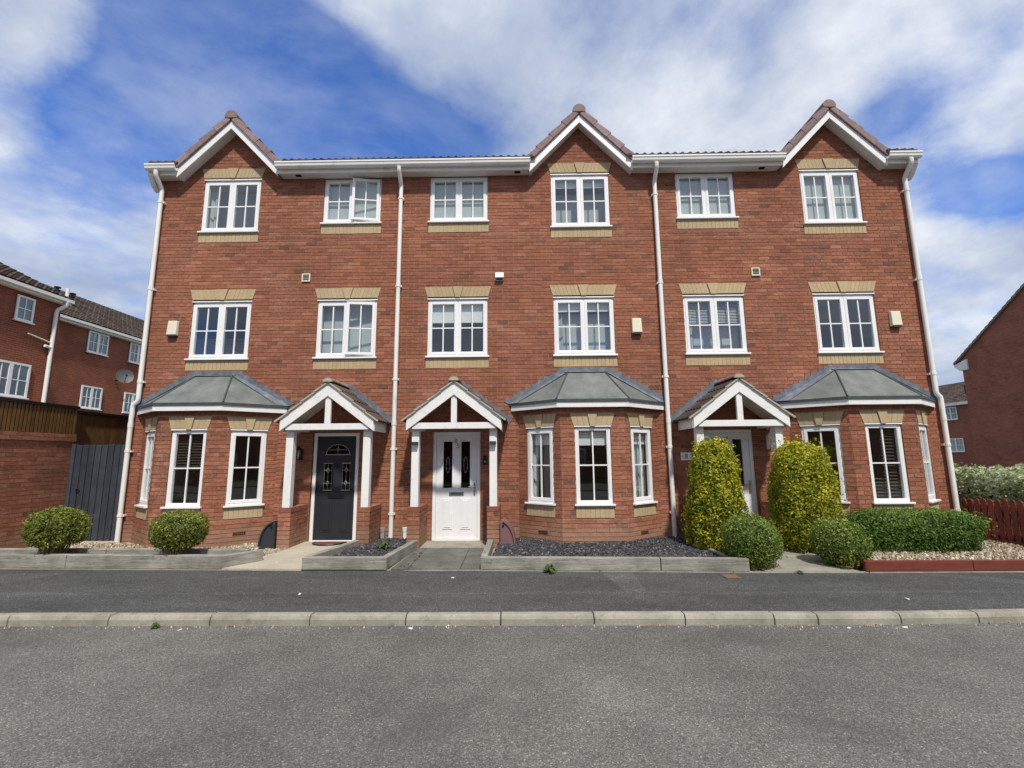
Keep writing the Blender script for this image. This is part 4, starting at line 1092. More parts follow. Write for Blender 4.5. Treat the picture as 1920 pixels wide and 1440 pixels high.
# ------------------------------------------------------------------ raised beds of sleepers
def sleeper(parent, a, b, z0, z1, w=.10, mat='sleeper'):
    """one timber from a to b (xy of its outer bottom edge); its width goes to the left of a->b"""
    a, b = Vector((*a, 0)), Vector((*b, 0)); u = (b-a); L = u.length; u.normalize(); n = Vector((-u.y, u.x, 0))
    m = MB().box(0, L, 0, w, z0, z1); me = m.mesh('sleeper'); me.materials.append(M[mat])
    o = bpy.data.objects.new('sleeper', me); COL.objects.link(o); o.parent = parent; o.location = Vector((a.x, a.y, 0))-OFF[parent]
    o.rotation_euler = (random.uniform(-.01, .01), 0, math.atan2(u.y, u.x)); OFF[o] = Vector((a.x, a.y, 0))
    bv = o.modifiers.new('bevel', 'BEVEL'); bv.width = .010; bv.segments = 2
    return o
def inpoly(x, y, P):
    c = False; j = len(P)-1
    for i in range(len(P)):
        if (P[i][1] > y) != (P[j][1] > y) and x < (P[j][0]-P[i][0])*(y-P[i][1])/(P[j][1]-P[i][1])+P[i][0]: c = not c
        j = i
    return c
def scatter_chips(parent, P, n, zf, size, mat, flat=True, name='slate_chips', label=None, cat=None):
    x0, x1 = min(p[0] for p in P), max(p[0] for p in P); y0, y1 = min(p[1] for p in P), max(p[1] for p in P)
    m = MB(); k = 0
    while k < n:
        x, y = random.uniform(x0, x1), random.uniform(y0, y1)
        if not inpoly(x, y, P): continue
        k += 1; s = size*random.uniform(.5, 1.3); a = random.uniform(0, 6.28); t = random.random()**1.2
        q = Matrix.Rotation(a, 3, 'Z') @ Matrix.Rotation(random.gauss(0, .38), 3, 'X') @ Matrix.Rotation(random.gauss(0, .3), 3, 'Y')
        h = s*(.16 if flat else .45); z = zf(x, y)+h*.4+random.uniform(-.004, .008)
        w, l = s*random.uniform(.35, .6), s*random.uniform(.6, 1.0); e = .7
        P8 = [(-l*.5, -w*.5, -h), (l*.5, -w*.4, -h), (l*.45, w*.5, -h), (-l*.4, w*.5, -h), (-l*.5*e, -w*.5*e, h), (l*.5*e, -w*.4*e, h), (l*.45*e, w*.5*e, h), (-l*.4*e, w*.5*e, h)]
        m.hexa([Vector((x, y, z))+q @ Vector(v) for v in P8], t, skip=(0,))
    return m.build(name, mat, parent, kind='stuff')
# left bed (grey sleepers, two clipped bushes)
B1 = thing('raised_bed', (-6.4, -1.8, 0), 'long grey timber sleeper bed holding two clipped bushes, far left', 'raised bed', 'timber raised beds')
sleeper(B1, (-8.78, rear_y(-8.78)+.002), (-6.70, rear_y(-6.70)+.002), .013, .205); sleeper(B1, (-6.69, rear_y(-6.69)+.002), (-4.34, rear_y(-4.34)+.002), .013, .205)
sleeper(B1, (-4.335, -2.05), (-3.96, -1.58), .013, .200, .09)
sleeper(B1, (-8.78, -1.45), (-6.5, -1.50), .02, .205); sleeper(B1, (-6.49, -1.50), (-4.20, -1.60), .02, .205)
MB().poly([(-8.78, -1.77, .13), (-4.36, -1.96, .13), (-4.12, -1.6, .13), (-8.78, -1.44, .13)]).build('soil_fill', 'soil', B1)
# bed between the dark and the white door (slate)
B2 = thing('raised_bed', (-2.4, -1.5, 0), 'small slate filled timber bed between the grey and white doors', 'raised bed', 'timber raised beds')
sleeper(B2, (-3.125, -2.105), (-1.905, -2.135), .013, .185); sleeper(B2, (-1.90, -2.135), (-1.76, -.74), .013, .185); sleeper(B2, (-2.86, -.70), (-3.12, -2.00), .013, .19)
P2 = [(-3.0, -2.0), (-2.0, -2.03), (-1.87, -.75), (-1.97, -.1), (-2.58, -.1), (-2.62, -.72), (-2.76, -.76)]
MB().poly([(x, y, .085+.02*(y > -.9)) for x, y in P2]).build('soil_fill', 'soil', B2)
scatter_chips(B2, P2, 2200, lambda x, y: .095+.02*min(1, max(0, y+1.3)), .046, 'slate_chip')
# long slate bed under the middle bay
B3 = thing('raised_bed', (1.3, -1.5, 0), 'long slate filled timber bed under the middle bay window', 'raised bed', 'timber raised beds')
sleeper(B3, (-.565, -2.150), (1.93, -2.272), .013, .185); sleeper(B3, (1.94, -2.273), (3.12, -2.334), .013, .185); sleeper(B3, (-.555, -.72), (-.565, -2.05), .013, .19)
P3 = [(-.45, -2.04), (3.02, -2.22), (2.93, -.1), (-.33, -.1)]
MB().poly([(x, y, .09 if y < -1 else .10) for x, y in P3]).build('soil_fill', 'soil', B3)
scatter_chips(B3, P3, 7500, lambda x, y: .10+.025*math.sin(x*2.1)*math.sin(y*2.7)*.5+.012*min(1, max(0, y+1.5)), .048, 'slate_chip')
sleeper(B3, (3.10, -2.22), (2.98, -.55), .013, .13, .07, 'old_concrete')
# red edging on the right
B4 = thing('timber_edging', (6.4, -2.3, 0), 'dark red stained timber edging in front of the low hedge', 'edging')
sleeper(B4, (4.66, -2.362), (6.10, -2.36), .013, .155, .06, 'red_sleeper'); sleeper(B4, (6.105, -2.36), (8.15, -2.355), .013, .155, .06, 'red_sleeper')
sleeper(B4, (4.72, -2.25), (4.66, -2.36), .013, .15, .05, 'red_sleeper')
PG = [(4.72, -2.29), (8.14, -2.29), (8.14, -.1), (5.2, -.1)]
MB().poly([(x, y, .075) for x, y in PG]).build('gravel_bed', 'grit', kind='structure')
gs = scatter_chips(None, PG, 4200, lambda x, y: .078, .042, 'pebble', False, 'gravel')
gs['label'] = 'pale pebble gravel behind the red edging'; gs['category'] = 'gravel'
PP = [(-8.7, -1.38), (-4.35, -1.5), (-4.05, -1.3), (-4.05, -.1), (-8.7, -.1)]
ps = scatter_chips(None, PP, 4200, lambda x, y: .02+.02*min(1, (y+2)/1.5)+.004, .04, 'pebble', False, 'gravel')
ps['label'] = 'pale pebble gravel at the foot of the left bay'; ps['category'] = 'gravel'

KP = [(x, kerb_y(x)-.005) for x in (-8, -4, 0, 3, 4, 5, 6.5)]
gr = scatter_chips(None, KP+[(x, y-.10-.05*math.sin(x*2.3)**2) for x, y in KP[::-1]], 420, lambda x, y: -.100, .016, 'pebble', False, 'road_grit')
gr['label'] = 'fine grit gathered in the road channel along the kerb'; gr['category'] = 'grit'
sp = scatter_chips(None, [(-1.74, -2.1), (-1.55, -2.1), (-1.55, -.9), (-1.70, -.9)], 26, lambda x, y: ramp_z(y)+.018, .03, 'slate_chip', True, 'spilled_slate')
sp['label'] = 'few slate chips spilled on the grey slab path'; sp['category'] = 'slate'

# ------------------------------------------------------------------ planting
def leaf_cloud(mb, pts, nrm, size, tfun, jit=.8, aspect=.55):
    """one small folded leaf per point"""
    n = len(pts)
    d = RNG.normal(size=(n, 3)); nn = nrm+d*jit; nn /= np.linalg.norm(nn, axis=1)[:, None]
    r = RNG.normal(size=(n, 3)); u = np.cross(nn, r); u /= np.linalg.norm(u, axis=1)[:, None]; w = np.cross(nn, u)
    s = size*RNG.uniform(.55, 1.6, size=n)[:, None]
    a = pts-u*s*.5; c = pts+u*s*.5; b = pts+w*s*aspect*.5+nn*s*.10; e = pts-w*s*aspect*.5+nn*s*.10
    k0 = len(mb.v); V = np.stack([a, b, c, e], 1).reshape(-1, 3); mb.v += V.tolist()
    mb.f += [(k0+4*i, k0+4*i+1, k0+4*i+2, k0+4*i+3) for i in range(n)]; mb.t += list(tfun(pts, n))
def blob_noise(p, f, seed):
    g = np.random.default_rng(seed); o = np.zeros(len(p))
    for k in range(5):
        d = g.normal(size=3); d /= np.linalg.norm(d); o += np.sin(p@d*f*g.uniform(.7, 1.6)+g.uniform(0, 6.28))
    return o/5
def bush(name, c, rx, ry, rz, n, size, mat, label, cat, sq=2.0, seed=1, stem=True, group=None, zcut=-.8, bump=.06, taper=0.0, bare=0, core=.70, nst=9, smat='bark', cmat='twig_core', topbias=0, clump=.10):
    """superellipsoid of leaves over a dark twiggy core; c = centre"""
    c = np.array(c, float); base = Vector((c[0], c[1], max(0.02, c[2]-rz)))
    T = thing(name, base, label, cat, group)
    def shape(m, shell):
        q = RNG.normal(size=(m, 3)); q /= np.linalg.norm(q, axis=1)[:, None]
        q = q[q[:, 2] > zcut]
        r = (np.abs(q)**sq).sum(1)**(-1/sq)
        p = q*r[:, None]; bn = blob_noise(p, 3.2, seed)*bump+blob_noise(p, 9, seed+5)*bump*.8+blob_noise(p, 18, seed+6)*bump*.45
        f = shell(len(p))*(1+bn)
        p = p*f[:, None]
        k = 1-taper*(p[:, 2]+1)/2
        P = np.stack([p[:, 0]*rx*k, p[:, 1]*ry*k, p[:, 2]*rz], 1)+c
        nr = q/np.array([rx, ry, rz]); nr /= np.linalg.norm(nr, axis=1)[:, None]
        return P, nr
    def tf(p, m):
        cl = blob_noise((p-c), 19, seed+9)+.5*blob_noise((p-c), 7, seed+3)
        return np.clip(RNG.normal(.46, .24, size=m)+cl*clump*2.4+topbias*(p[:, 2]-c[2])/rz, 0, 1)  # topbias lightens leaf tint with height, painting the sunlit top into the colour
    m = MB(); P, nr = shape(int(n*1.1), lambda k: 1.03-.25*RNG.random(k)**1.6); leaf_cloud(m, P, nr, size, tf)
    P, nr = shape(int(n*.09), lambda k: 1.0+.19*RNG.random(k)**2); leaf_cloud(m, P, nr, size*.9, tf)
    crown = m.build('crown', mat, T, loc=tuple(c))
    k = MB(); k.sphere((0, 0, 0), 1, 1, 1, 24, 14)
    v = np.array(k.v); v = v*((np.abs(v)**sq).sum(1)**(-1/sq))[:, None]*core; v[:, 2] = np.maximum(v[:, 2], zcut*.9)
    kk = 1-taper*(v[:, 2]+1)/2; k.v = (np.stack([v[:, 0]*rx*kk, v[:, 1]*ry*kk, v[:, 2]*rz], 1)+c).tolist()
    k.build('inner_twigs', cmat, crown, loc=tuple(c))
    s = MB(); zb = .02
    for i in range(nst):
        a = 6.28*i/nst+random.uniform(-.3, .3); rr = random.uniform(.1, .62)
        top = Vector((c[0]+rx*rr*math.cos(a)*1.1, c[1]+ry*rr*math.sin(a)*1.1, c[2]-rz*.35))
        bs = Vector((c[0]+.05*math.cos(a), c[1]+.05*math.sin(a), zb)); md = (top+bs)/2+Vector((random.uniform(-.03, .03), random.uniform(-.03, .03), 0))
        s.tube([bs, md, top], [.016, .012, .007], 6)
    s.build('stem', smat, T)
    if bare:
        d = MB(); pts = np.stack([c[0]+RNG.normal(0, rx*.32, bare), c[1]-ry*.55+RNG.normal(0, ry*.2, bare), RNG.uniform(.05, c[2]-rz*.35, bare)], 1)
        leaf_cloud(d, pts, np.tile([0, -1., .2], (bare, 1)), .03, lambda p, q: RNG.random(q)); d.build('dry_leaves', 'dry_leaf', T, kind='stuff')
    return T
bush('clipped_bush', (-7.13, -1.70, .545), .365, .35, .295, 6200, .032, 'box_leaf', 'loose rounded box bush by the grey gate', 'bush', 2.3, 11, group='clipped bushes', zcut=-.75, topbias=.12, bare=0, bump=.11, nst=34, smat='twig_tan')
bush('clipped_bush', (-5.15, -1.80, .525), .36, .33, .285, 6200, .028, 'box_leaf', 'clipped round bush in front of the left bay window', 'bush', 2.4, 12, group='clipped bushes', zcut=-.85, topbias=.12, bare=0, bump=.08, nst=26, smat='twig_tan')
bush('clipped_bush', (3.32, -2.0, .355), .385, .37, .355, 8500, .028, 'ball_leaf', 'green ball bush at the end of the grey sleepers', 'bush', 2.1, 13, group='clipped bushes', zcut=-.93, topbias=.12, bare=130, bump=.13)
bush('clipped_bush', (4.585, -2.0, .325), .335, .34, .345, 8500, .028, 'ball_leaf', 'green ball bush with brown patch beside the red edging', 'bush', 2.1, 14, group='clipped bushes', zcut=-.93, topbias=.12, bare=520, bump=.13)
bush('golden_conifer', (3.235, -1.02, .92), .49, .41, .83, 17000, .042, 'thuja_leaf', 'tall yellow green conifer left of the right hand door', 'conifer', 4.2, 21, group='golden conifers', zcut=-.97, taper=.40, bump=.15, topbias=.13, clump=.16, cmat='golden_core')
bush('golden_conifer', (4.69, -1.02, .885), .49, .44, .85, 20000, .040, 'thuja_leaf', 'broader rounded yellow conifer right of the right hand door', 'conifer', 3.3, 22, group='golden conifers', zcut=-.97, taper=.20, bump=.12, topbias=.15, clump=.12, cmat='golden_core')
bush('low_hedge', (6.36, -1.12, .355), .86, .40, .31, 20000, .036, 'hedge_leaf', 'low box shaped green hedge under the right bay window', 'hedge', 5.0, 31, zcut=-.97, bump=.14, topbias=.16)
def variegated():
    T = thing('variegated_hedge', (10.2, .9, 0), 'pale cream and green leafy hedge behind the red picket fence', 'hedge')
    m = MB(); n = 15000
    x = RNG.uniform(8.55, 13, n); y = RNG.uniform(-1.6, 2.8, n)
    P = np.stack([x, y, np.zeros(n)], 1); h = 1.22+.16*blob_noise(P, 1.6, 41)+.10*blob_noise(P, 5, 42)-.0*x
    # fill the visible shell: top and the side towards the fence
    side = RNG.random(n) < .5
    z = np.where(side, RNG.uniform(.1, 1, n)*h, h-RNG.random(n)**2*.22); x2 = np.where(side, 8.55+RNG.random(n)**2*.35+.08*blob_noise(np.stack([y*1.0, z, x*0], 1), 5, 43), x)
    P = np.stack([x2, y, z], 1); nr = np.where(side[:, None], np.array([-1., -.3, .4]), np.array([-.2, -.3, 1.])); nr = nr/np.linalg.norm(nr, axis=1)[:, None]
    leaf_cloud(m, P, nr, .075, lambda p, q: np.clip(RNG.normal(.52, .25, q)+.25*blob_noise(p, 7, 44), 0, 1), jit=.7, aspect=.6)
    k = 5000; x = RNG.uniform(8.55, 13.1, k); z = RNG.uniform(.03, 1.22, k); P = np.stack([x, -1.62+RNG.random(k)**2*.25, z], 1)
    leaf_cloud(m, P, np.tile([-.2, -1., .4], (k, 1)), .075, lambda p, q: np.clip(RNG.normal(.52, .25, q)+.25*blob_noise(p, 7, 44), 0, 1), jit=.7, aspect=.6)
    cr = m.build('crown', 'variegated_leaf', T)
    MB().box(8.85, 12.9, -1.38, 2.6, .02, 1.0).build('inner_twigs', 'twig_core', cr)
    s = MB()
    for i in range(14): s.tube([(8.75+.3*i, -1.2+.25*(i % 5), .02), (8.7+.3*i, -1.1+.25*(i % 5), 1.0)], [.02, .008], 6)
    s.build('stem', 'bark', T)
variegated()
def weed(loc, r, n, label, name='weed', h=.12):
    T = thing(name, loc, label, 'weed'); m = MB(); c = Vector(loc)
    for i in range(n):
        a = random.uniform(0, 6.28); L = r*random.uniform(.5, 1); w = L*.16; el = random.uniform(.1, 1.1)
        d = Vector((math.cos(a), math.sin(a), 0)); s = Vector((-d.y, d.x, 0)); p1 = c+d*L*.55*math.cos(el)+Vector((0, 0, h*math.sin(el)+.01)); p2 = c+d*L+Vector((0, 0, h*.6*math.sin(el)))
        t = random.random(); m.quad(c, p1-s*w, p2, p1+s*w, t)
    m.build('leaf_rosette', 'weed_leaf', T); return T
weed((.40, -2.27, .0), .14, 34, 'leafy weed at the foot of the middle sleeper bed')
weed((-3.70, -4.07, -.10), .075, 30, 'small grassy weed growing in the road channel by the kerb', h=.045)
weed((-2.25, -1.05, .11), .16, 36, 'green weed among slate chips by the downpipe', h=.12)
weed((.22, -1.85, .11), .06, 14, 'tiny pale weed in the slate under the middle bay', h=.05)
weed((3.75, -2.40, .0), .08, 18, 'dry weed tuft on the footway by the right path', h=.04)

# ------------------------------------------------------------------ picket fence on the right
FT = thing('picket_fence', (8.2, -1, 0), 'dark red stained picket fence beside the right hand house', 'fence')
y = .02
while y > -2.3:
    p = MB(); w = .088; h = .80-.05*max(0, min(1, (y+.7)/.7))+random.uniform(-.010, .010); x = 8.21
    pr = [(y, .06), (y, h-.03), (y-.018, h), (y-w/2, h+.012), (y-w+.018, h), (y-w, h-.03), (y-w, .06)]
    p.prism([(x, a, b) for a, b in pr], (.018, 0, 0)); p.build('picket', 'red_stain', FT, bevel=.003)
    y -= .125
for z in (.18, .62): MB().box(8.23, 8.265, -2.3, .02, z, z+.07).build('rail', 'red_stain', FT, bevel=.003)
MB().box(8.205, 8.235, -2.3, .02, .02, .13).build('gravel_board', 'red_stain', FT, bevel=.004)
for yy in (-.05, -2.2): MB().box(8.27, 8.34, yy-.035, yy+.035, .0, .74).build('fence_post', 'red_stain', FT, bevel=.004)

# ------------------------------------------------------------------ garden wall, slatted screen and gate on the left
GW = thing('garden_wall', (-8.95, -.8, 0), 'red brick garden wall at the left edge carrying a slatted screen', 'wall')
Fw = Fr(-8.85, -2.6, math.pi/2)      # faces +x
mb = MB(); tmp = []
LW = 2.82
brick_panel(Fw, 0, LW, 0, 1.95, [], mb, tmp)
Fe = Fr(-8.85, .22, math.pi)
mb.quad((-9.07, -2.6, 0), (-8.85, -2.6, 0), (-8.85, -2.6, 1.95), (-9.07, -2.6, 1.95)); mb.quad((-8.855, .22, 0), (-9.07, .22, 0), (-9.07, .22, 2.10), (-8.855, .22, 2.10)); mb.quad((-9.07, -2.6, 0), (-9.07, .22, 0), (-9.07, .22, 2.1), (-9.07, -2.6, 2.1))
wall = mb.build('wall_face', 'mortar', GW)
bk = [(wall,)+b[1:] for b in tmp]
m2 = MB(); tmp2 = []
Fo = Fr(-8.825, -2.6, math.pi/2); brick_panel(Fo, 0, LW, 1.95, 2.10, [], m2, tmp2)
m2.quad((-8.825, -2.6, 2.10), (-8.825, .22, 2.10), (-9.09, .22, 2.10), (-9.09, -2.6, 2.10)); m2.quad((-8.832, -2.6, 1.95), (-8.832, .22, 1.95), (-8.86, .22, 1.95), (-8.86, -2.6, 1.95))
cp = m2.build('coping', 'mortar', GW); bk += [(cp,)+b[1:] for b in tmp2]
finish_bricks(bk, wall)
SC = thing('slatted_screen', (-8.9, -.8, 2.1), 'brown vertical slat screen with black cap on the garden wall', 'screen')
MB().box(-8.92, -8.875, -2.6, .20, 2.103, 2.60).build('backing_board', 'cladding', SC)
y = -2.58
while y < .17:
    MB().box(-8.874, -8.846, y, y+.046, 2.104, 2.60, random.random()).build('slat', 'cladding', SC); y += .068
MB().box(-8.95, -8.825, -2.62, .22, 2.601, 2.655).build('cap', 'cap_black', SC, bevel=.004)
S2 = thing('slatted_screen', (-8.95, 2.5, 0), 'dark brown boarded screen behind the grey gate', 'screen')
y = .26
while y < 5:
    MB().box(-8.98, -8.95, y, y+.14, .05, 2.53, random.random()).build('board', 'cladding', S2); y += .146
MB().box(-9.02, -8.90, .24, 5.0, 2.531, 2.585).build('cap', 'cap_black', S2, bevel=.004)
GT = thing('garden_gate', (-8.2, .2, 0), 'dark grey boarded side gate between garden wall and left house', 'gate')
for i in range(8):
    x = -8.76+i*.128; MB().box(x, x+.112, .175, .197, .075, 1.885+random.uniform(-.006, .006)).build('board', 'gate_paint', GT, bevel=.006)
for z in (.25, 1.0, 1.7): MB().box(-8.75, -7.74, .198, .24, z, z+.09).build('rail', 'gate_paint', GT, bevel=.004)
MB().box(-8.842, -8.77, .16, .24, .03, 1.90).build('gate_post', 'gate_paint', GT, bevel=.004); MB().box(-7.73, -7.60, .16, .24, .03, 1.90).build('gate_post', 'gate_paint', GT, bevel=.004)
h = MB(); h.tube([(-8.62+.035*math.cos(a), .165, 1.0+.035*math.sin(a)) for a in [6.283*i/14 for i in range(15)]], .007, 6); h.sphere((-8.62, .168, 1.03), .018, .012, .018, 8, 5); h.build('ring_handle', 'black_metal', GT)
path('path', [(-8.8, -1.40), (-7.65, -1.35), (-7.65, .6), (-8.8, .6)], 'path_concrete', .004)

# ------------------------------------------------------------------ fittings on the houses
def alarm(x, z, label):
    T = thing('alarm_box', (x, 0, z), label, 'alarm box', 'burglar alarm boxes'); w, h = .10, .145
    m = MB(); m.hexa([(x-w*.96, -.085, z-h), (x+w*.96, -.085, z-h), (x+w, -.002, z-h-.01), (x-w, -.002, z-h-.01), (x-w*.9, -.07, z+h), (x+w*.9, -.07, z+h), (x+w, -.002, z+h+.004), (x-w, -.002, z+h+.004)])
    m.build('cover', 'alarm_cream', T, bevel=.012); MB().box(x-w*.8, x+w*.8, -.075, -.004, z-h-.03, z-h-.0105).build('base_lens', 'grey_plastic', T)
alarm(-6.92, 4.19, 'cream alarm box beside the upper window of the left house'); alarm(2.345, 4.13, 'cream alarm box beside the upper window of the middle house'); alarm(7.41, 4.21, 'cream alarm box beside the upper window of the right house')
def vent(x, z, hood, label):
    T = thing('wall_vent', (x, 0, z), label, 'vent', 'square extractor vents'); r = .085
    if hood:
        m = MB(); m.hexa([(x-r, -.085, z-.035), (x+r, -.085, z-.035), (x+r, -.003, z-r), (x-r, -.003, z-r), (x-r, -.03, z+r), (x+r, -.03, z+r), (x+r, -.003, z+r), (x-r, -.003, z+r)]); m.build('cowl', 'white_plastic', T, bevel=.005)
        MB().box(x-r*.75, x+r*.75, -.066, -.052, z-.085, z-.052).build('opening', 'dark_void', T)
    else:
        m = MB(); t = .022
        m.box(x-r, x-r+t, -.025, -.002, z-r, z+r); m.box(x+r-t, x+r, -.025, -.002, z-r, z+r); m.box(x-r+t, x+r-t, -.025, -.002, z-r, z-r+t); m.box(x-r+t, x+r-t, -.025, -.002, z+r-t, z+r)
        m.build('frame', 'alarm_cream', T)
        for i in range(4):
            zz = z-r+t+.004+i*.031; MB().hexa([(x-r+t, -.020, zz), (x+r-t, -.020, zz), (x+r-t, -.006, zz+.012), (x-r+t, -.006, zz+.012), (x-r+t, -.020, zz+.004), (x+r-t, -.020, zz+.004), (x+r-t, -.006, zz+.018), (x-r+t, -.006, zz+.018)]).build('louvre', 'pipe_grey', T)
        MB().box(x-r+t, x+r-t, -.004, -.0025, z-r+t, z+r-t).build('duct', 'dark_void', T)
vent(-4.305, 5.225, False, 'square louvred vent on the left house wall'); vent(-.365, 5.19, True, 'white hooded vent on the middle house wall'); vent(4.785, 5.225, False, 'square louvred vent on the right house wall')
def lantern(x, z, mat, label, s=1.0):
    T = thing('wall_lantern', (x, 0, z), label, 'lamp', None); y = -.13
    m = MB(); m.lbox(FC, x-.03, x+.03, 0, .018, z-.10*s, z+.10*s); m.tube([(x, -.018, z-.06), (x, -.07, z-.10), (x, y, z-.085)], .009, 6); m.build('bracket', mat, T)
    b = MB(); r0, r1 = .035*s, .062*s
    def ring(r, zz): return [(x+r*math.cos(q), y+r*math.sin(q), zz) for q in [6.2832*(i+.5)/6 for i in range(6)]]
    A, B = ring(r0, z-.08*s), ring(r1, z+.08*s)
    for i in range(6): b.tube([A[i], B[i]], .006, 5)
    b.prism(ring(r0*1.15, z-.095*s), (0, 0, .015)); b.build('cage', mat, T)
    g = MB()
    for i in range(6): j = (i+1) % 6; g.quad(A[i], A[j], B[j], B[i])
    g.build('pane', 'glass', T)
    c = MB(); t0 = ring(r1*1.25, z+.08*s); t1 = ring(r1*.35, z+.145*s)
    for i in range(6): j = (i+1) % 6; c.quad(t0[i], t0[j], t1[j], t1[i])
    c.poly(t0[::-1]); c.poly(t1); c.sphere((x, y, z+.155*s), .014, .014, .02, 8, 5); c.build('cap', mat, T)
    MB().sphere((x, y, z-.01), .016, .016, .035, 8, 6).build('bulb', 'white_plastic', T)
lantern(-4.19, 1.66, 'black_metal', 'black wall lantern left of the dark grey door'); lantern(4.73, 1.82, 'white_plastic', 'white wall lantern right of the right hand door', 1.25)
for x, lab in ((-1.845, 'dark downlight on the left white post of the middle porch'), (-.465, 'dark downlight on the right white post of the middle porch')):
    T = thing('post_light', (x, -.70, 1.83), lab, 'lamp', 'porch post lights'); MB().box(x-.055, x+.055, -.765, -.681, 1.805, 1.862).build('housing', 'grey_plastic', T, bevel=.006); MB().box(x-.04, x+.04, -.755, -.69, 1.800, 1.8045).build('lens', 'white_plastic', T)
T = thing('door_bell', (-.65, 0, 1.53), 'small black doorbell on brick right of the middle door', 'doorbell'); MB().box(-.69, -.61, -.025, -.002, 1.445, 1.615).build('case', 'black_metal', T, bevel=.006); MB().tube([(-.65, -.024, 1.50), (-.65, -.032, 1.50)], .018, 12).build('button', 'pipe_grey', T)
T = thing('number_plate', (3.20, 0, 1.57), 'white house number plate beside the left yellow conifer', 'sign'); MB().box(3.06, 3.36, -.014, -.002, 1.495, 1.645).build('plate', 'white_plastic', T, bevel=.006)
for ch, x in (('8', 3.165), ('7', 3.265)):
    me = text_mesh(ch, .12, .001); me.materials.append(M['black_metal']); o = inst('numeral', me, None, T, (x, -.0155, 1.57)); o.rotation_euler = (R(90), 0, 0)
for x in (3.085, 3.335): MB().tube([(x, -.013, 1.57), (x, -.017, 1.57)], .007, 8).build('screw', 'black_metal', T)

def meter_box(x, s, mat, lid, label):
    """semi-concealed meter box: flat back against the pier, curved lid; s = direction it slopes away"""
    T = thing('meter_box', (x, -.55, .06), label, 'meter box', 'semi concealed meter boxes')
    def prof(k, zt): return [(x, .04), (x, zt)]+[(x+s*k*math.sin(a), .10+(zt-.10)*math.cos(a)) for a in [math.pi/2*i/10 for i in range(1, 11)]]+[(x+s*(k+.03), .04)]
    P = prof(.235, .49); m = MB().prism([(a, -.76, b) for a, b in (P if s < 0 else P[::-1])], (0, .40, 0)); m.build('body', mat, T, bevel=.01)
    P = prof(.262, .515)[2:-1]; Q = prof(.236, .491)[2:-1]
    l = MB()
    for (a, b), (c, d) in zip(zip(P, P[1:]), zip(Q, Q[1:])):
        l.hexa([(a[0], -.785, a[1]), (c[0], -.785, c[1]), (c[0], -.34, c[1]), (a[0], -.34, a[1]), (b[0], -.785, b[1]), (d[0], -.785, d[1]), (d[0], -.34, d[1]), (b[0], -.34, b[1])])
    l.build('lid', lid, T)
    MB().tube([(x+s*.05, -.762, .42), (x+s*.05, -.775, .42)], .018, 10).build('lock', 'black_metal', T)
meter_box(-4.228, -1, 'grey_plastic', 'grey_plastic', 'dark grey curved meter box by the left porch pier'); meter_box(-.342, 1, 'pink_plastic', 'pink_plastic', 'dusty pink curved meter box by the middle porch pier')
for x, y, lab in ((-2.54, -.12, 'short grey pipe stub left of the middle downpipe'), (-2.13, -.10, 'short pale pipe stub right of the middle downpipe'), (3.03, -.14, 'grey pipe stub by the right downpipe')):
    T = thing('drain_pipe', (x, y, .08), lab, 'pipe', 'pipe stubs at the wall foot'); m = MB(); m.tube([(x, y, .05), (x, y, .24)], .040 if x < 0 else .03, 12); m.build('pipe', 'pipe_grey' if x != -2.13 else 'cream_pvc', T, smooth=True)
    MB().tube([(x, y, .24), (x, y, .31)], [.046, .050], 12).build('socket', 'pipe_grey' if x != -2.13 else 'cream_pvc', T, smooth=True)
# doormat
T = thing('doormat', (-3.45, -.42, .06), 'half round reddish doormat in front of the dark door', 'doormat'); pts = [(-3.47+.30*math.cos(a), -.20-.30*math.sin(a), .060) for a in [math.pi*i/18 for i in range(19)]]
MB().prism(pts, (0, 0, .014)).build('pile', 'mat_fibre', T); 
MB().tube([(x, y, .072) for x, y, z in pts]+[(pts[0][0], pts[0][1], .072)], .010, 6).build('rim', 'black_metal', T)
T = thing('stopcock_cover', (2.79, -2.52, 0), 'small rusty square cover set in the footway', 'cover'); MB().box(2.69, 2.87, -2.62, -2.44, -.01, .006).build('lid', 'rust', T, bevel=.003); 
f = MB(); f.box(2.67, 2.689, -2.64, -2.42, -.01, .005); f.box(2.871, 2.89, -2.64, -2.42, -.01, .005); f.box(2.689, 2.871, -2.64, -2.621, -.01, .005); f.box(2.689, 2.871, -2.439, -2.42, -.01, .005); f.build('frame', 'sheet_edge', T)
# scraps of litter on road and footway
lit = [(-4.75, -5.75, -.099, 'white scrap lying alone on the road at far left'), (-2.6, -3.28, .001, 'white scrap on the left part of the footway'), (-.9, -2.55, .001, 'white scrap on footway before the small slate bed'), (3.2, -4.14, -.099, 'white scrap in the road channel right of the short kerb stone'), (4.25, -3.55, .001, 'white scrap on the footway before the red edging'), (-1.1, -4.12, -.099, 'white scrap in the road channel at mid kerb'), (-3.4, -4.14, -.099, 'white scrap in the road channel beside the kerb weed'), (3.75, -4.13, -.099, 'rightmost white scrap in the road channel')]
for i, (x, y, z, lab) in enumerate(lit):
    a = random.uniform(0, 6.28); s = random.uniform(.014, .026); d = Vector((math.cos(a), math.sin(a), 0)); e = Vector((-d.y, d.x, 0)); c = Vector((x, y, z+.002))
    m = MB().hexa([c-d*s-e*s*.5, c+d*s-e*s*.4, c+d*s*.9+e*s*.5, c-d*s+e*s*.45]+[c-d*s-e*s*.5+Vector((0, 0, .006)), c+d*s-e*s*.4+Vector((0, 0, .004)), c+d*s*.9+e*s*.5+Vector((0, 0, .012)), c-d*s+e*s*.45+Vector((0, 0, .005))])
    o = m.build('litter_scrap', 'litter_white'); tag(o, lab, 'litter', 'scraps of litter on the tarmac')

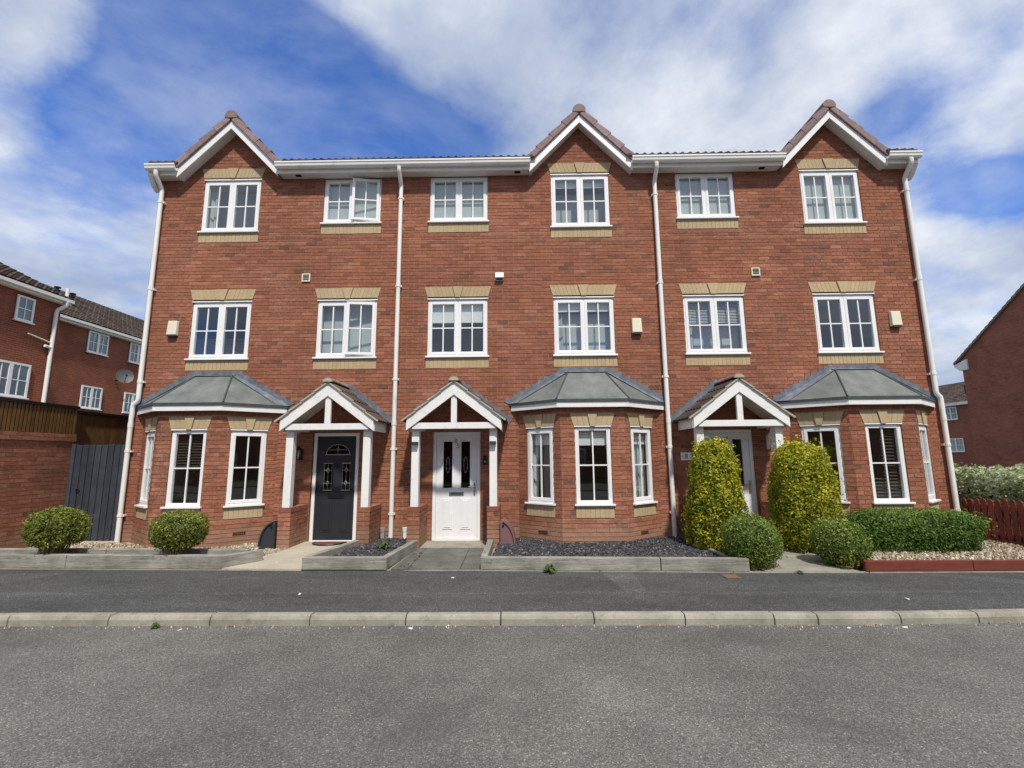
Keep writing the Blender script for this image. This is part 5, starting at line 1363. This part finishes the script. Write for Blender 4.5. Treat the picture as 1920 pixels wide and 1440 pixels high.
# ------------------------------------------------------------------ neighbouring buildings
def far_window(parent, F, u0, u1, z0, z1, bars=2):
    q = F.p(0, .045, 0); F = Fr(q.x, q.y, F.a)
    m = MB(); f = .07; d = .02
    m.lbox(F, u0, u0+f, -.02, d, z0, z1); m.lbox(F, u1-f, u1, -.02, d, z0, z1); m.lbox(F, u0+f, u1-f, -.02, d, z0, z0+f); m.lbox(F, u0+f, u1-f, -.02, d, z1-f, z1)
    if u1-u0 > .8: m.lbox(F, (u0+u1)/2-.06, (u0+u1)/2+.06, -.02, d, z0+f, z1-f)
    zc = (z0+z1)/2; us = [u0+f+(u1-u0-2*f)*k for k in ((.25, .75) if u1-u0 > .8 else (.5,))]
    for u in us: m.lbox(F, u-.014, u+.014, -.02, d-.012, z0+f, z1-f)
    m.lbox(F, u0+f, u1-f, -.021, d-.013, zc-.014, zc+.014)
    w = m.build('window', 'upvc', parent)
    MB().lbox(F, u0-.04, u1+.04, -.02, .07, z0-.04, z0-.002).build('sill', 'upvc', w)
    MB().lbox(F, u0+f*.5, u1-f*.5, -.015, -.008, z0+f*.5, z1-f*.5).build('pane', 'far_glass', w)
    MB().lbox(F, u0+f*.5, u1-f*.5, -.035, -.025, z0+f*.5, z1-f*.5).build('blind', 'curtain', w)
def tiled_slope(parent, A, B, C, D, n, mat='roof_tile', name='roof'):
    """A-B eaves, D-C ridge; courses stepped, n of them, with rolls"""
    A, B, C, D = map(Vector, (A, B, C, D)); m = MB(); nu = max(8, int((B-A).length/.30)); up = (B-A).cross(D-A).normalized()
    if up.z < 0: up = -up
    for j in range(n):
        a, b = A.lerp(D, j/n), B.lerp(C, j/n); d, c = A.lerp(D, min(1, (j+1.05)/n)), B.lerp(C, min(1, (j+1.05)/n))
        for i in range(nu):
            t = random.random(); l = [0, .25, .5, .75, 1]; hh = [0, .035, .02, .035, 0]
            for k in range(4):
                s0, s1 = (i+l[k])/nu, (i+l[k+1])/nu
                m.quad(a.lerp(b, s0)+up*(.05+hh[k]), a.lerp(b, s1)+up*(.05+hh[k+1]), d.lerp(c, s1)+up*(.015+hh[k+1]), d.lerp(c, s0)+up*(.015+hh[k]), t)
    return m.build(name, mat, parent)
# left: three-storey terrace end on, facing right, in two stepped sections
LB = thing('neighbour_house', (-19, 5, 0), 'nearer section of the left side terrace with tall white downpipe', 'house', 'houses of the side terraces')
Fn = Fr(-17.3, -1, math.pi/2)
m = MB(); m.quad((-17.3, -1, -.2), (-17.3, 7.85, -.2), (-17.3, 7.85, 7.6), (-17.3, -1, 7.6)); m.quad((-17.3, 7.85, -.2), (-24, 7.85, -.2), (-24, 7.85, 7.6), (-17.3, 7.85, 7.6)); m.build('wall', 'side_brick', LB)
tiled_slope(LB, (-17.0, -1, 7.62), (-17.0, 8.0, 7.62), (-21.2, 8.0, 9.7), (-21.2, -1, 9.7), 14)
MB().quad((-21.2, -1, 9.7), (-21.2, 8, 9.7), (-25.5, 8, 7.5), (-25.5, -1, 7.5)).build('rear_slope', 'roof_tile', LB)
MB().poly([(-17.05, 8.0, 7.6), (-21.2, 8.0, 9.69), (-25.4, 8.0, 7.5)]).build('gable_wall', 'side_brick_front', LB)
MB().box(-17.3, -17.08, -1, 8.0, 7.42, 7.60).build('fascia', 'cream_pvc', LB); MB().box(-17.079, -16.96, -1, 8.0, 7.50, 7.615).build('gutter', 'cream_pvc', LB)
far_window(LB, Fn, 7.25, 7.85, 6.40, 7.28); far_window(LB, Fn, 6.75, 8.03, 3.75, 4.93); far_window(LB, Fn, 4.6, 5.7, 3.75, 4.93); far_window(LB, Fn, 4.6, 5.7, 6.4, 7.28)
dp = MB(); dp.tube([(-17.0, 7.75, 7.5), (-17.02, 7.75, 7.36), (-17.2, 7.62, 7.15), (-17.21, 7.60, 7.0), (-17.21, 7.60, 0)], .065, 10); dp.build('downpipe', 'cream_pvc', LB, smooth=True)
dp = MB(); dp.tube([(-17.1, 7.80, 7.55), (-17.1, 7.80, 8.05)], .055, 10); dp.tube([(-17.2, 7.35, 5.72), (-17.2, 7.6, 5.68)], .05, 8); dp.tube([(-17.24, 6.75, 6.02), (-17.22, 7.55, 5.88)], .025, 8); dp.build('waste_pipe', 'cream_pvc', LB, smooth=True)
LF = thing('neighbour_house', (-22, 15, 0), 'farther section of the left side terrace with a satellite dish', 'house', 'houses of the side terraces')
Ff = Fr(-20.3, 7.86, math.pi/2)
m = MB(); m.quad((-20.3, 7.86, -.2), (-20.3, 30, -.2), (-20.3, 30, 7.9), (-20.3, 7.86, 7.9)); m.quad((-20.3, 30, -.2), (-28, 30, -.2), (-28, 30, 7.9), (-20.3, 30, 7.9)); m.build('wall', 'side_brick', LF)
tiled_slope(LF, (-20.0, 8.02, 7.92), (-20.0, 30, 7.92), (-24.4, 30, 10.55), (-24.4, 8.02, 10.55), 16)
MB().quad((-24.4, 8.02, 10.55), (-24.4, 30, 10.55), (-29, 30, 7.9), (-29, 8.02, 7.9)).build('rear_slope', 'roof_tile', LF)
MB().poly([(-20.2, 8.02, 7.9), (-24.4, 8.02, 10.54), (-28.6, 8.02, 7.9)]).build('gable_wall', 'side_brick_front', LF)
MB().box(-20.3, -20.08, 8.0, 30, 7.70, 7.90).build('fascia', 'cream_pvc', LF); MB().box(-20.079, -19.96, 8.0, 30, 7.80, 7.915).build('gutter', 'cream_pvc', LF)
for a, b in ((2.05, 2.75), (4.35, 5.45), (6.75, 7.85), (9.6, 10.7)):
    far_window(LF, Ff, a, b, 6.65, 7.67); far_window(LF, Ff, a, b, 4.0, 5.05); far_window(LF, Ff, a, b, 1.2, 2.3)
for i, (x, y, z) in enumerate(((-21.8, 11.95, 9.25), (-21.8, 12.72, 9.2))):
    f = MB(); f.tube([(x, y, z-.3), (x, y, z+.45)], .06, 10); f.tube([(x, y, z+.28), (x, y, z+.34)], .12, 10); f.tube([(x, y, z+.43), (x, y, z+.48)], .13, 10); f.build('flue', 'black_metal', LF)
DS = thing('satellite_dish', (-20.2, 13.95, 5.6), 'grey satellite dish on the far left terrace wall', 'satellite dish')
m = MB(); c = Vector((-19.75, 13.9, 5.72)); ax = Vector((.75, -.62, .25)).normalized(); ux = ax.cross(Vector((0, 0, 1))).normalized(); uy = ux.cross(ax)
rings = []
for k in range(6):
    rr = .36*k/5; rings.append([c+ax*(.22*(rr/.36)**2*.4)+(ux*math.cos(q)+uy*math.sin(q)*1.05)*rr for q in [6.2832*i/20 for i in range(20)]])
for a, b in zip(rings, rings[1:]):
    for i in range(20): j = (i+1) % 20; m.quad(a[i], a[j], b[j], b[i])
m.build('reflector', 'dish_grey', DS, smooth=True)
m = MB(); m.tube([(-20.29, 14.0, 5.55), (-20.0, 13.98, 5.55), c-ax*.01], .025, 8); m.tube([c-uy*.33, c+ax*.45-uy*.1], .014, 6); m.sphere(c+ax*.45-uy*.1, .05, .05, .05, 8, 6); m.build('arm', 'black_metal', DS)
# right: gable end close by and a lower house beyond
RB = thing('neighbour_house', (32, 16, 0), 'shaded dark brick gable end at the right edge', 'house', 'houses of the side terraces')
X = 28.4; ya, yb, yc = 21.0, 16.4, 11.8
m = MB(); m.poly([(X, ya, -.2), (X, ya, 7.55), (X, yb, 10.9), (X, yc, 7.55), (X, yc, -.2)]); m.quad((X, ya, -.2), (X+8, ya, -.2), (X+8, ya, 7.5), (X, ya, 7.5)); m.quad((X, yc, -.2), (X+8, yc, -.2), (X+8, yc, 7.5), (X, yc, 7.5)); m.build('gable_wall', 'shade_brick', RB)
for s, y0 in ((1, ya), (-1, yc)):
    e = y0+s*.42; ze = 7.55-.42*(3.35/4.6)
    tiled_slope(RB, (X-.12, e, ze+.06), (X+8, e, ze+.06), (X+8, yb, 10.96), (X-.12, yb, 10.96), 16)
    n = 17
    P = MB()
    for i in range(n):
        a = Vector((X-.14, e, ze)).lerp(Vector((X-.14, yb, 10.9)), i/n); b = Vector((X-.14, e, ze)).lerp(Vector((X-.14, yb, 10.9)), (i+1.08)/n)
        P.hexa([a, a+Vector((.2, 0, 0)), b+Vector((.2, 0, 0)), b, a+Vector((0, 0, .17)), a+Vector((.2, 0, .17)), b+Vector((.2, 0, .12)), b+Vector((0, 0, .12))], random.random())
    P.build('verge', 'verge_tile', RB)
    q = [(X-.10, e, ze), (X-.10, e, ze-.12), (X-.10, y0+s*.1, ze-.42), (X-.10, y0-s*.45, ze-.42), (X-.10, y0-s*.45, ze+.25)]
    MB().prism(q, (.35, 0, 0)).build('box_end', 'cream_pvc', RB)
RF = thing('neighbour_house', (40, 34, 0), 'lower brick house with slate roof glimpsed beyond the right downpipe', 'house', 'houses of the side terraces')
X = 37.0; Fx = Fr(X, 46, -math.pi/2)
m = MB(); m.quad((X, 24, -.2), (X, 46, -.2), (X, 46, 5.75), (X, 24, 5.75)); m.quad((X, 24, -.2), (X+8, 24, -.2), (X+8, 24, 5.75), (X, 24, 5.75)); m.quad((X, 46, -.2), (X+8, 46, -.2), (X+8, 46, 5.75), (X, 46, 5.75)); m.build('wall', 'shade_brick', RF)
tiled_slope(RF, (X-.3, 46, 5.8), (X-.3, 24, 5.8), (X+4, 24, 8.1), (X+4, 46, 8.1), 14)
MB().quad((X+4, 24, 8.1), (X+4, 46, 8.1), (X+8.3, 46, 5.8), (X+8.3, 24, 5.8)).build('rear_slope', 'roof_tile', RF)
MB().box(X-.33, X-.2, 24, 46, 5.62, 5.84).build('gutter', 'cream_pvc', RF); MB().box(X-.2, X, 24, 46, 5.60, 5.76).build('fascia', 'cream_pvc', RF)
for y0, y1, z0, z1 in ((31.15, 32.3, 4.45, 5.52), (30.95, 32.35, 1.75, 2.87)): far_window(RF, Fx, 46-y1, 46-y0, z0, z1)
f = MB().tube([(X+1.2, 31.4, 6.4), (X+1.2, 31.4, 7.4)], .08, 10); f.build('flue', 'black_metal', RF)

# across the road behind the photographer: the terrace that the lower windows mirror
OB = thing('opposite_house', (0, -30, 0), 'long brick terrace across the road, mirrored darkly in the ground floor windows', 'house')
Fz = Fr(24, -27.0, math.pi)
m = MB(); m.quad((-60, -27, -.2), (60, -27, -.2), (60, -27, 7.5), (-60, -27, 7.5)); m.quad((-60, -27, -.2), (-60, -35, -.2), (-60, -35, 7.5), (-60, -27, 7.5)); m.quad((60, -27, -.2), (60, -35, -.2), (60, -35, 7.5), (60, -27, 7.5)); m.build('wall', 'side_brick_front', OB)
MB().quad((-60.3, -26.7, 7.4), (60.3, -26.7, 7.4), (60.3, -31, 9.8), (-60.3, -31, 9.8)).build('roof', 'roof_tile', OB); MB().quad((-60.3, -35.3, 7.4), (60.3, -35.3, 7.4), (60.3, -31, 9.8), (-60.3, -31, 9.8)).build('rear_slope', 'roof_tile', OB)
for i in range(16):
    for z in (1.0, 3.6, 6.1): far_window(OB, Fz, 1.2+3*i, 2.4+3*i, z, z+1.15)
m = MB(); m.quad((-70, -26.9, -.05), (70, -26.9, -.05), (70, -16, -.05), (-70, -16, -.05)); m.build('verge', 'earth_ground', kind='structure')
